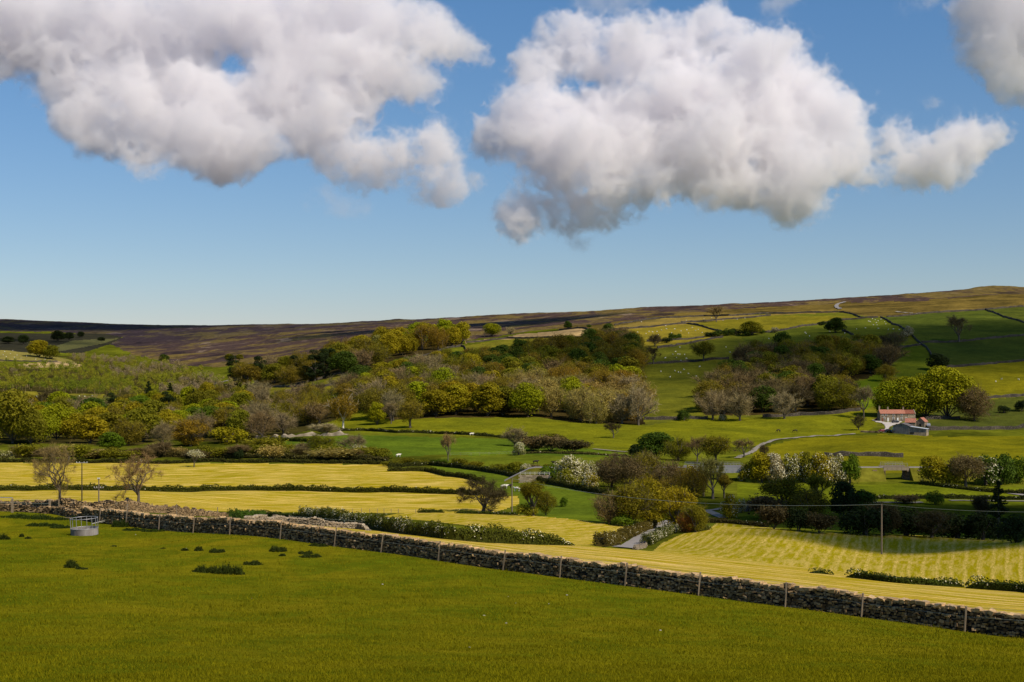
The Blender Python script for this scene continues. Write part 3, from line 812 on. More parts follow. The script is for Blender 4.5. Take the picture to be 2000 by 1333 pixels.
ORD = ['first', 'second', 'third', 'fourth', 'fifth', 'sixth', 'seventh', 'eighth', 'ninth', 'tenth', 'eleventh', 'twelfth', 'thirteenth', 'fourteenth', 'fifteenth', 'sixteenth', 'seventeenth', 'eighteenth', 'nineteenth', 'twentieth', 'twenty-first', 'twenty-second', 'twenty-third', 'twenty-fourth', 'twenty-fifth', 'twenty-sixth', 'twenty-seventh', 'twenty-eighth', 'twenty-ninth', 'thirtieth']
NTREE = [0]
USED = {}


def plant(kind, col, loc, H, W, label=None, group=None, variant=None, lean=(0, 0), barkcol=None):
    P = PROTO[kind]
    tm, cm, h0, w0, nm = P[R.randrange(len(P)) if variant is None else variant % len(P)]
    root = put(nm, None, label=label, cat=CAT.get(kind, 'tree'), group=group, loc=tuple(loc))
    root.rotation_euler = (lean[0], lean[1], R.uniform(0, 6.28) if lean == (0, 0) else 0)
    root.scale = (W / w0, W / w0, H / h0)
    tr = put('trunk' if kind not in CAT or kind in ('pine', 'spruce') else 'stem', tm, root)
    c = put('crown' if kind not in CAT or kind in ('pine', 'spruce') else 'foliage', cm, root)
    b = COLS[col] if isinstance(col, str) else col
    g_ = R.uniform(.84, 1.16)
    c.color = (*[min(.9, x * g_ * R.uniform(.95, 1.05)) for x in b], 1)
    NTREE[0] += 1
    return root


def tree_px(kind, col, px, row, hpx, wpx, label, group=None, variant=None, rmin=26, sink=.25, lean=(0, 0)):
    p = at(px, row, rmin); s = p[1] / F
    p[2] -= sink
    if label in USED: print('DUP LABEL', label)
    USED[label] = 1
    return plant(kind, col, p, hpx * s + sink, wpx * s, label, group, variant, lean)


def fill(poly, r0, r1, dx, dy, Hr, Wr, pick, wood, group, jx=.35, jy=.35, skip=None):
    poly = np.array(poly, float)
    out = []
    rows = []
    y = r0; k = 0
    while y < r1:
        x = (poly[:, 0].min() - 1000) / F * y + (k % 2) * dx * .5; x1 = (poly[:, 0].max() - 1000) / F * y
        rw = []
        while x < x1:
            xx, yy = x + R.uniform(-jx, jx) * dx, y + R.uniform(-jy, jy) * dy
            z = float(ground(xx, yy)); px = 1000 + xx / yy * F; row = HOR - F * z / yy
            if inpoly(np.array([px]), np.array([row]), poly)[0] and not (skip and skip(px, row)):
                rw.append((xx, yy, z, px, row))
            x += dx * R.uniform(.85, 1.2)
        if rw: rows.append(rw)
        y += dy * (y / r0) ** .5; k += 1
    for ri, rw in enumerate(rows):
        rw.sort(key=lambda q: q[3]); cnt = {}
        rname = 'front row' if ri == 0 else 'back row' if ri == len(rows) - 1 else ORD[ri] + ' row'
        for xx, yy, z, px, row in rw:
            kind, col = pick(px, row)
            key = WORD[col] + ' ' + NOUN[kind]; c = cnt.get(key, 0); cnt[key] = c + 1
            H = R.uniform(*Hr); Wd = R.uniform(*Wr)
            if kind in ('pine',): H *= 1.2; Wd *= .75
            if kind == 'spruce': H *= 1.35; Wd *= .6
            if kind in CAT and kind not in ('pine', 'spruce'): H *= .5; Wd *= .8
            lab = f"{ORD[c]} {key} from the left in {rname} of {wood}"
            if lab in USED: print('DUP', lab)
            USED[lab] = 1
            o = plant(kind, col, (xx, yy, z - .3), H, Wd, lab, group)
            out.append((px, row, o))
    print(wood, len(out), 'rows', len(rows))
    return out


def choose(*opts):
    """opts: (weight, kind, colour)"""
    s = sum(o[0] for o in opts); u = R.random() * s
    for wgt, k, c in opts:
        u -= wgt
        if u <= 0: return k, c
    return opts[-1][1:]


def pick_m(px, row):
    if px > 1000 and row > 765: return choose((5, 'bud', 'buff'), (2, 'bud', 'copper'), (1, 'bare', 'grey'), (1, 'round', 'green'), (1, 'round', 'lime'))
    if px > 960: return choose((4, 'bud', 'bronze'), (2, 'round', 'olive'), (2, 'round', 'deep'), (2, 'bare', 'brown'), (1.2, 'bud', 'copper'), (1, 'bud', 'olive'))
    if row > 770: return choose((2.3, 'bare', 'mauve'), (2.6, 'bud', 'olive'), (2, 'round', 'yellow'), (2, 'bud', 'bronze'), (1, 'round', 'lime'), (1, 'bare', 'brown'))
    return choose((2, 'bare', 'mauve'), (2, 'round', 'yellow'), (3, 'bud', 'bronze'), (2, 'bud', 'olive'), (1, 'round', 'deep'), (.8, 'round', 'lime'))


def pick_u(px, row):
    if px < 660 and row > 715: return choose((4, 'pine', 'dark'), (2, 'bud', 'bronze'), (2, 'round', 'olive'), (1, 'bare', 'mauve'))
    if row < 690 and px > 760: return choose((4, 'round', 'yellow'), (2, 'round', 'lime'), (1, 'bud', 'copper'))
    if row < 705: return choose((4, 'round', 'yellow'), (2, 'bud', 'olive'), (1, 'round', 'willow'))
    return choose((4, 'bud', 'bronze'), (3, 'round', 'olive'), (1, 'round', 'deep'), (2, 'bare', 'brown'), (1, 'bud', 'copper'))


def pick_r(px, row):
    return choose((4, 'bare', 'brown'), (3, 'bud', 'bronze'), (2, 'bud', 'olive'), (1.5, 'round', 'olive'), (1, 'round', 'deep'), (1.5, 'bare', 'darkbrown'))


def pick_l(px, row):
    if px > 480: return choose((3, 'bare', 'mauve'), (3, 'bud', 'bronze'), (2, 'bud', 'olive'), (1, 'bare', 'brown'))
    return choose((3, 'round', 'olive'), (2, 'round', 'yellow'), (2, 'round', 'lime'), (2, 'bare', 'mauve'), (1.5, 'bud', 'bronze'), (1, 'round', 'green'), (.8, 'pine', 'dark'), (.4, 'spruce', 'dark'), (.7, 'bud', 'willow'))


fill(WOOD_M, 785, 1500, 14, 25, (15, 20), (15, 20), pick_m, 'the middle wood', 'trees of the middle wood')
fill(WOOD_U, 1160, 2100, 17, 38, (17, 24), (17, 23), pick_u, 'the hanging wood', 'trees of the hanging wood')
fill(WOOD_R, 822, 1500, 12, 20, (14, 20), (14, 19), pick_r, 'the right wood', 'trees of the right hand wood')
fill(WOOD_L, 690, 1300, 15, 34, (12, 19), (13, 18), pick_l, 'the valley wood', 'trees of the valley wood at the left')

# far birch wood: one mass, made of small crowns
def m_far():
    t = NT('far_foliage')
    v = t.attr('var')
    c = t.ramp(v, [(0, (.11, .145, .010)), (.3, (.24, .245, .012)), (.55, (.22, .19, .016)), (.75, (.27, .20, .08)), (1, (.29, .22, .13))])
    n = t.noise(t.pos(), .5, 3)
    c = t.mix(1.0, c, t.ramp(n, [(.3, .6), (.7, 1.35)]), 'MULTIPLY')
    return t.done(t.bsdf(c, .8, .1))


mb = MB(); nfar = 0
pf = np.array(WOOD_F, float); y = 1180.0
while y < 2150:
    x = (-60 - 1000) / F * y
    while x < (505 - 1000) / F * y:
        xx, yy = x + R.uniform(-5, 5), y + R.uniform(-8, 8); z = float(ground(xx, yy)); px = 1000 + xx / yy * F; row = HOR - F * z / yy
        if inpoly(np.array([px]), np.array([row]), pf)[0]:
            H = R.uniform(6, 14); Wd = R.uniform(6, 11); patch_ = math.sin(xx / 47 + 1.3) * math.sin(yy / 83 + xx / 150) + R.gauss(0, .25)
            C = [(xx + R.gauss(0, Wd * .22), yy + R.gauss(0, Wd * .22), z + H * R.uniform(.35, .85)) for _ in range(7)]
            base = R.choice([.68, .78, .9, .95]) if patch_ > .45 else R.choice([.05, .1, .15]) if patch_ < -.45 else R.choice([.25, .3, .38, .5]); nq = 240
            k = rng.integers(0, 7, nq); d = unit(nq); d[:, 2] += .2
            p = np.array(C)[k] + d * (Wd * .24 * rng.uniform(.7, 1.1, nq))[:, None]
            leaf_quads(mb, p, d, .8, np.clip(base + rng.normal(0, .06, nq), 0, 1))
            tube(mb, [(xx, yy, z - .5), (xx, yy, z + H * .6)], [.18, .08], 4, var=.8, cap=False)
            nfar += 1
        x += R.uniform(8, 13)
    y += 22 + (y - 1180) * .014
mb.build('woodland', m_far(), label='far birch wood filling the slope at the left under the moor', cat='woodland', kind='stuff')
print('far trees', nfar)

# ---- single trees and bushes, each where it stands
for nm, dep, per, L, w_, sp, H, W in (('hero', 4, 16, .8, .018, .70, 12, 10), ('hero', 4, 16, .8, .018, .70, 11, 11), ('wind', 4, 20, .8, .020, .85, 8, 10)):
    tr, cr = fit(*make_bare(H, W, dep, per, L, w_ * .75, trunk_h=.16 if nm == 'wind' else .2, kids=(2, 3), spread=sp, up=.06, gnarl=.26, nl=8, r0=.25), H, W)
    proto(nm, tr, cr, 'bare_tree', mats=('twig', 'bark', 'blossom'))
T = tree_px
tr, cr = fit(*make_bare(6.5, 6, 3, 5, .6, .012, leaves=420, lsize=.34, trunk_h=.38, kids=(2, 3), nl=5), 6.5, 6.2)
proto('flower', tr, cr, 'blossom_tree')
T('hero', 'tan', 117, 978, 112, 96, 'tall bare sunlit tree beside the dark T-topped pole', variant=0, rmin=330, lean=(0, -.04))
T('hero', 'tan', 270, 985, 100, 92, 'broad bare sunlit tree behind the wall, right of the two poles', variant=1, rmin=290, lean=(0, .02))
T('wind', 'darkbrown', 943, 1002, 68, 92, 'spreading bare windswept tree at the edge of the striped hay field', rmin=330, lean=(0, .16))
T('flower', (.55, .50, .36), 379, 913, 34, 32, 'small blossom tree alone in the farthest yellow hay field', rmin=480)
G2 = 'free standing trees and bushes of the valley'
SING = [
 ('round', 'olive', 25, 866, 100, 78, 'big olive green tree at the left edge of the valley wood'),
 ('round', 'olive', 60, 868, 62, 56, 'rounded olive tree just right of the big olive tree'),
 ('round', 'deep', 183, 836, 56, 52, 'dark leafy tree above the stone building among the trees'),
 ('open', 'darkbrown', 88, 806, 42, 42, 'dark crooked bare tree standing in the left sheep field'),
 ('spruce', 'dark', 290, 795, 48, 26, 'dark pointed spruce rising over the valley wood'),
 ('spruce', 'dark', 332, 790, 40, 24, 'dark green conifer right of the pointed spruce'),
 ('bud', 'willow', 285, 858, 46, 50, 'pale green willow in front of the valley wood'),
 ('bare', 'mauve', 318, 872, 46, 42, 'mauve bare tree between the pale willow and the copper tree'),
 ('bud', 'copper', 372, 872, 50, 58, 'copper brown rounded tree at the foot of the valley wood'),
 ('round', 'green', 217, 880, 34, 46, 'dense fresh green tree at the edge of the scrub above the hay field'),
 ('bush', 'yellow', 445, 866, 30, 62, 'low yellow olive dome of a bush at the foot of the valley wood'),
 ('round', 'lime', 445, 842, 40, 46, 'bright lime tree behind the yellow olive dome bush'),
 ('bush', 'dark', 467, 897, 18, 18, 'small very dark bush by the far hedge of the hay fields'),
 ('leafbrush', 'olive', 520, 890, 34, 70, 'olive scrub bush right of the very dark small bush'),
 ('bud', 'olive', 627, 886, 36, 52, 'olive brown rounded bush in front of the deep green meadow strip'),
 ('brush', 'mauve', 590, 888, 22, 34, 'mauve thicket left of the olive brown rounded bush'),
 ('brush', 'grey', 636, 850, 22, 46, 'grey leafless shrub on the pale stone heap'),
 ('bare', 'mauve', 693, 882, 32, 42, 'mauve bare tree behind the cream hawthorn'),
 ('haw', 'willow', 702, 890, 20, 32, 'cream flowering hawthorn in front of the mauve bare tree'),
 ('leafbrush', 'buff', 655, 898, 22, 70, 'buff scrub bush along the far hay field hedge'),
 ('open', 'tan', 875, 902, 54, 28, 'slender half dead tree with a pale trunk in the green meadow'),
 ('round', 'lime', 737, 830, 42, 30, 'bright lime green tree alone in front of the middle wood'),
 ('stand', 'bronze', 801, 836, 50, 48, 'bronze oak standing out in the bright meadow, right of the lime tree'),
 ('stand', 'copper', 670, 839, 64, 54, 'copper crowned tree on a thick white trunk'),
 ('open', 'mauve', 764, 828, 42, 34, 'mauve bare tree between the lime tree and the bronze oak'),
 ('open', 'darkbrown', 1198, 856, 30, 34, 'lone dark bare tree out in the bright meadow below the wood end'),
 ('bare', 'grey', 1247, 831, 76, 44, 'tall pale grey tree at the right end of the middle wood'),
 ('bare', 'grey', 1215, 828, 56, 48, 'pale grey bare tree beside the tall one at the wood end'),
 ('bud', 'buff', 1165, 828, 52, 46, 'buff tree left of the pale grey pair at the wood end'),
 ('bud', 'copper', 1182, 790, 62, 48, 'egg shaped copper tree standing above the wood end'),
 ('stand', 'olive', 1374, 706, 38, 42, 'lone spreading tree in the upper green field between the woods'),
 ('bush', 'deep', 1336, 822, 20, 24, 'round green bush on the wall at the foot of the long green field'),
 ('bare', 'brown', 1279, 677, 24, 24, 'small brown bare tree at the top right corner of the middle wood'),
 ('open', 'darkbrown', 1276, 712, 34, 32, 'dark bare tree at the wall above the long green field'),
 ('open', 'tan', 1399, 629, 30, 28, 'tan bare tree high on the hill under the moor'),
 ('round', 'olive', 1468, 655, 26, 38, 'dark olive tree at the top left corner of the right wood'),
 ('round', 'deep', 1632, 650, 28, 36, 'deep green round tree on the hill wall above the right wood'),
 ('haw', 'mauve', 1513, 650, 10, 15, 'little pale hawthorn on the second hill wall'),
 ('haw', 'mauve', 1772, 658, 20, 24, 'pale blossoming bush where the hill walls meet'),
 ('open', 'brown', 1873, 668, 50, 44, 'thin bare tree alone in the deep green hill field'),
 ('round', 'dark', 1831, 724, 32, 38, 'dark round tree at the lower end of the winding wall'),
 ('round', 'lime', 960, 657, 24, 32, 'round lime green tree alone under the moor'),
 ('bare', 'grey', 997, 654, 14, 16, 'small grey bare tree right of the round lime tree'),
 ('round', 'deep', 1109, 643, 15, 15, 'small dark tree at the corner of the pale straw field'),
 ('bush', 'deep', 1151, 640, 6, 8, 'tiny dark bush above the straw field'),
 ('round', 'deep', 320, 709, 16, 18, 'small green tree alone at the foot of the moor'),
 ('round', 'olive', 448, 706, 14, 16, 'small olive tree on the moor edge, left one of two'),
 ('round', 'olive', 468, 704, 11, 14, 'small olive tree on the moor edge, right one of two'),
 ('round', 'dark', 113, 667, 20, 24, 'dark tree group head below the far moor'),
 ('round', 'dark', 135, 664, 14, 18, 'dark tree right of the group head below the far moor'),
 ('round', 'dark', 158, 660, 12, 12, 'small dark tree at the right end of the far row'),
 ('round', 'dark', 46, 673, 18, 20, 'dark rounded tree at the far left under the moor'),
 ('round', 'dark', 15, 672, 14, 22, 'dark tree at the left edge under the moor'),
 ('round', 'yellow', 76, 698, 32, 40, 'big yellow olive tree behind the pale sheep field'),
 ('round', 'olive', 100, 702, 26, 30, 'olive tree right of the big yellow olive tree'),
 ('round', 'dark', 198, 667, 8, 14, 'tiny dark bush in the light green far meadow'),
 # sycamores behind the farm
 ('sycamore', 'lime', 1738, 814, 66, 56, 'leftmost dark based sycamore behind the farmhouse'),
 ('sycamore', 'lime', 1772, 816, 76, 66, 'bright lime sycamore directly behind the farmhouse roof'),
 ('sycamore', 'lime', 1808, 815, 80, 64, 'lime sycamore between the one behind the roof and the biggest'),
 ('sycamore', 'lime', 1850, 817, 96, 84, 'biggest lime green sycamore right of the farmhouse'),
 ('bud', 'olive', 1741, 772, 36, 36, 'olive tree peeping over the left of the sycamores'),
 ('bud', 'bronze', 1730, 745, 32, 36, 'bronze tree at the lower right corner of the right wood'),
 ('bud', 'copper', 1728, 712, 30, 36, 'copper tree on the right edge of the right wood'),
 ('bare', 'brown', 1746, 684, 36, 36, 'brown bare tree at the top right corner of the right wood'),
 ('open', 'mauve', 1687, 818, 62, 38, 'tall pale bare tree left of the farmhouse'),
 ('bare', 'darkbrown', 1677, 840, 28, 18, 'short dark bare tree beside the meadow below the farm'),
 ('bud', 'brown', 1903, 822, 64, 60, 'brown half bare tree right of the sycamores'),
 ('bush', 'dark', 1961, 807, 14, 22, 'dark bush on the shaded bank right of the farm'),
 ('bush', 'dark', 1996, 803, 20, 26, 'dark bush at the right edge of the shaded bank'),
 ('bare', 'grey', 1532, 818, 50, 36, 'pale grey tree at the foot of the right wood'),
 ('bare', 'mauve', 1392, 820, 56, 48, 'mauve tree at the lower left corner of the right wood'),
 ('bare', 'mauve', 1445, 822, 52, 52, 'mauve tree second along the foot of the right wood'),
 ('haw', 'willow', 1411, 822, 12, 14, 'little cream hawthorn at the foot of the right wood'),
 # between meadow and railway
 ('leafbrush', 'brown', 1040, 882, 26, 44, 'brown thicket left end of the row in the meadow hollow'),
 ('leafbrush', 'brown', 1075, 882, 30, 52, 'brown thicket in the middle of the meadow hollow'),
 ('leafbrush', 'darkbrown', 1115, 884, 24, 50, 'dark brown thicket right end of the meadow hollow row'),
 ('round', 'olive', 1082, 868, 20, 38, 'olive bush behind the brown thickets'),
 ('bare', 'mauve', 1005, 872, 36, 34, 'mauve bare tree left of the brown thickets'),
 ('haw', 'willow', 1013, 889, 24, 22, 'white hawthorn below the mauve tree left of the thickets'),
 ('round', 'deep', 1282, 897, 50, 66, 'deep green broad tree in front of the track, left of the bare ones'),
 ('bush', 'dark', 1245, 893, 24, 34, 'dark bush left of the deep green broad tree'),
 ('bud', 'olive', 1325, 900, 44, 46, 'olive budding tree right of the deep green broad tree'),
 ('open', 'brown', 1362, 902, 48, 42, 'brown bare tree third in the row before the track'),
 ('stand', 'olive', 1398, 906, 52, 56, 'spreading half bare tree at the right end of the row before the track'),
 ('open', 'brown', 1453, 893, 34, 34, 'round bare tree beside the pale track'),
 ('bare', 'darkbrown', 1492, 893, 24, 20, 'small dark bare tree right of the pale track'),
 # hawthorns and willows before the railway
 ('round', 'olive', 1008, 925, 22, 30, 'olive bush at the left end of the railway hawthorns'),
 ('haw', 'willow', 1028, 927, 20, 22, 'white hawthorn by the railway wall'),
 ('bush', 'green', 1076, 940, 32, 34, 'green bush right of the railway wall'),
 ('bush', 'olive', 1058, 938, 18, 28, 'low olive bush in front of the railway wall'),
 ('haw', 'willow', 1114, 944, 52, 52, 'big cream hawthorn before the railway bank'),
 ('hawg', 'olive', 1104, 946, 30, 36, 'dark based hawthorn leaning on the big cream one'),
 ('haw', 'willow', 1150, 944, 42, 34, 'cream hawthorn right of the big cream one'),
 ('haw', 'yellow', 1154, 957, 34, 32, 'low hawthorn hung with blossom in front of the pair'),
 ('hawg', 'olive', 1178, 940, 36, 34, 'olive hawthorn behind the brown willows'),
 ('bud', 'brown', 1195, 952, 62, 56, 'brown willow at the left of the big willow clump'),
 ('bud', 'brown', 1228, 958, 66, 56, 'brown willow second from left in the big willow clump'),
 ('bud', 'bronze', 1258, 955, 70, 60, 'bronze willow in the middle of the big willow clump'),
 ('bare', 'grey', 1264, 930, 44, 36, 'grey bare tree rising behind the big willow clump'),
 ('bud', 'brown', 1305, 968, 66, 60, 'brown willow right of the middle in the big willow clump'),
 ('bud', 'copper', 1345, 985, 72, 62, 'copper willow at the right end of the big willow clump'),
 ('bud', 'copper', 1280, 985, 52, 60, 'copper willow low in the big willow clump'),
 ('slender', 'willow', 1392, 975, 78, 34, 'slender pale tree standing before the railway bridge'),
 ('slender', 'bronze', 1414, 974, 46, 26, 'slender leaning bronze tree right of the pale slender one'),
 ('slender', 'willow', 1374, 970, 50, 24, 'thin pale sapling left of the slender pale tree'),
 ('hawg', 'yellow', 1352, 952, 40, 40, 'yellow green bush at the left end of the railway bridge'),
 ('bud', 'brown', 1190, 1024, 62, 54, 'brown half bare tree at the left of the lane clump'),
 ('bud', 'olive', 1232, 1028, 78, 66, 'olive tree above the lane on its left side'),
 ('bud', 'yellow', 1265, 1026, 88, 70, 'tall yellow olive tree over the lane bend'),
 ('bud', 'yellow', 1322, 1034, 80, 70, 'broad yellow olive tree over the right side of the lane'),
 ('bud', 'rust', 1340, 1041, 40, 32, 'small rust orange tree at the right foot of the lane clump'),
 ('bud', 'olive', 1358, 1040, 52, 44, 'olive tree right of the rust orange one'),
 ('bush', 'green', 1215, 1028, 24, 40, 'green bush under the olive tree left of the lane'),
 ('hawg', 'yellow', 1428, 1011, 44, 36, 'yellow hawthorn on a short trunk beside the forked track'),
 ('haw', 'willow', 1448, 1002, 26, 20, 'cream hawthorn spray right of the yellow hawthorn'),
 ('slender', 'olive', 1040, 1008, 66, 42, 'thin ivy clad tree at the corner of the meadow wedge'),
 ('bud', 'olive', 1066, 1007, 46, 40, 'olive tree right of the thin ivy clad tree'),
 ('bush', 'olive', 1030, 1008, 24, 34, 'low olive bush at the foot of the ivy clad tree'),
 ('bush', 'green', 1102, 990, 18, 14, 'single dark gorse bush in the meadow wedge'),
 # hawthorn row right of the bridge
 ('hawg', 'yellow', 1462, 942, 36, 34, 'yellow green hawthorn at the left end of the right hawthorn row'),
 ('round', 'yellow', 1488, 944, 56, 44, 'yellow green leafy tree left of the white hawthorn'),
 ('haw', 'grey', 1514, 944, 56, 34, 'whitest hawthorn of the right hawthorn row'),
 ('haw', 'olive', 1545, 943, 54, 38, 'cream hawthorn next right of the whitest one'),
 ('hawg', 'olive', 1570, 942, 56, 38, 'olive hawthorn in the middle of the right hawthorn row'),
 ('hawg', 'yellow', 1600, 943, 56, 42, 'yellow green hawthorn third from the right of the hawthorn row'),
 ('haw', 'willow', 1632, 943, 54, 38, 'cream hawthorn second from the right of the hawthorn row'),
 ('bush', 'green', 1660, 944, 54, 38, 'green bush closing the right end of the hawthorn row'),
 # right of the small bridge
 ('round', 'yellow', 1822, 945, 52, 50, 'yellow green tree next to the small bridge'),
 ('bush', 'yellow', 1850, 948, 38, 46, 'yellow bush right of the small bridge'),
 ('stand', 'brown', 1886, 951, 60, 64, 'brown bare tree right of the small bridge'),
 ('hawg', 'deep', 1925, 947, 54, 54, 'dark hawthorn second from the right edge by the railway'),
 ('bush', 'deep', 1955, 946, 56, 46, 'deep green bush near the right edge by the railway'),
 ('bush', 'green', 1990, 944, 50, 44, 'fresh green bush at the right edge by the railway'),
 # shaded clump behind the yellow field
 ('bud', 'olive', 1530, 1002, 66, 76, 'dim olive tree at the left of the shaded clump'),
 ('leafbrush', 'darkbrown', 1495, 1015, 44, 60, 'dark scrub bush at the left end of the shaded clump'),
 ('bud', 'bronze', 1580, 1012, 56, 66, 'dim bronze tree second from the left in the shaded clump'),
 ('slender', 'olive', 1597, 990, 62, 34, 'slender olive tree rising behind the shaded clump'),
 ('round', 'dark', 1648, 1015, 70, 50, 'dark evergreen at the middle of the shaded clump'),
 ('round', 'deep', 1685, 1012, 52, 50, 'dark evergreen right of the middle of the shaded clump'),
 ('bush', 'dark', 1560, 1037, 42, 54, 'dark bush at the field edge below the shaded clump'),
 ('leafbrush', 'darkbrown', 1512, 1034, 44, 50, 'dark brown bush at the left field corner of the shaded clump'),
 ('leafbrush', 'darkbrown', 1600, 1042, 38, 48, 'low dark brown bush along the field edge of the shaded clump'),
 ('bush', 'dark', 1690, 1046, 56, 80, 'broad dark bush behind the right utility pole'),
 ('bud', 'darkbrown', 1725, 1046, 62, 60, 'dark brown tree just behind the right utility pole'),
 ('bush', 'dark', 1770, 1046, 52, 80, 'broad dark bush right of the right utility pole'),
 ('bud', 'darkbrown', 1820, 1050, 50, 70, 'dark brown tree right of the broad dark bush'),
 ('bush', 'dark', 1870, 1052, 48, 76, 'dark bush before the dark conifer at the right'),
 ('spruce', 'dark', 1950, 1052, 108, 50, 'tall ragged dark conifer near the right edge'),
 ('slender', 'darkbrown', 1915, 1040, 70, 34, 'thin bare tree left of the tall ragged conifer'),
 ('bush', 'dark', 1920, 1055, 52, 64, 'dark bush at the foot of the tall ragged conifer'),
 ('bush', 'dark', 1985, 1060, 52, 60, 'dark bush at the right edge behind the yellow field'),
 ('bush', 'deep', 1826, 986, 26, 28, 'round dark bush alone in the sunlit meadow hedge'),
 ('leafbrush', 'brown', 1770, 984, 16, 40, 'low brown bush on the meadow hedge'),
]
for k, c, px, row, h, w_, lab in SING:
    o = T(k, c, px, row, h * 1.04, w_ * 1.08, lab, G2, rmin=150)
    if 'white trunk' in lab:
        ch = [q for q in o.children if q.name.startswith('trunk')][0]
        ch.data = ch.data.copy(); ch.data.materials[0] = M['palebark']; ch['label'] = 'whitish barkless trunk'
for i, (px, row, h, w_) in enumerate(((1301, 670, 11, 20), (1314, 664, 13, 18), (1324, 662, 10, 16), (1384, 658, 9, 22), (1402, 657, 12, 24), (1421, 656, 14, 24), (1437, 654, 12, 22), (1456, 657, 12, 18), (1488, 652, 9, 14), (1605, 636, 8, 14))):
    T('bush', 'deep' if i % 3 else 'dark', px, row, h, w_, f'{ORD[i]} dark bush from the left along the hill walls between the woods', 'dark bushes along the hill walls', rmin=900)
# scrub along the far hedge of the hay fields
SCRUB = [(i, 'scrub') for i in range(22)]
for i in range(26):
    px = -30 + i * 31 + R.uniform(-8, 8)
    k, c = choose((3, 'leafbrush', 'olive'), (2, 'brush', 'brown'), (2, 'leafbrush', 'buff'), (1, 'bush', 'olive'), (.6, 'brush', 'mauve'), (.5, 'hawg', 'willow'))
    T(k, c, px, 900 - R.uniform(0, 10), R.uniform(16, 30), R.uniform(34, 56), f'{ORD[i]} scrub bush from the left along the far hay field hedge', 'scrub bushes along the far hay field hedge', rmin=500)
for i in range(13):
    px = 760 + i * 34 + R.uniform(-8, 8)
    k, c = choose((3, 'leafbrush', 'olive'), (1, 'brush', 'brown'), (2, 'bush', 'olive'), (1, 'haw', 'willow'), (1, 'bush', 'green'))
    T(k, c, px, 913 + max(0, px - 900) * .09 - R.uniform(0, 6), R.uniform(10, 18), R.uniform(24, 44), f'{ORD[i]} low bush from the left above the green meadow wedge', 'low bushes above the meadow wedge', rmin=470)
print('trees', NTREE[0])

# ------------------------------------------------------------------ dry stone walls
def stones(mb, c, d, yaw, var, mi=0, jit=.17):
    """many irregular stones: centres, sizes, directions"""
    n = len(c)
    s = np.array([[-1, -1, -1], [1, -1, -1], [1, 1, -1], [-1, 1, -1], [-1, -1, 1], [1, -1, 1], [1, 1, 1], [-1, 1, 1]], float) * .5
    v = s[None] * d[:, None, :] * (1 + rng.normal(0, jit, (n, 8, 3)))
    tl = rng.normal(0, .16, n)[:, None]
    x = v[..., 0] * np.cos(tl) - v[..., 2] * np.sin(tl); z = v[..., 0] * np.sin(tl) + v[..., 2] * np.cos(tl)
    ca, sa = np.cos(yaw)[:, None], np.sin(yaw)[:, None]
    w = np.stack([x * ca - v[..., 1] * sa, x * sa + v[..., 1] * ca, z], -1) + c[:, None]
    f = (np.arange(n)[:, None, None] * 8 + BOXF[None]).reshape(-1, 4)
    mb.add(w.reshape(-1, 3), f, mi, np.repeat(var, 8))


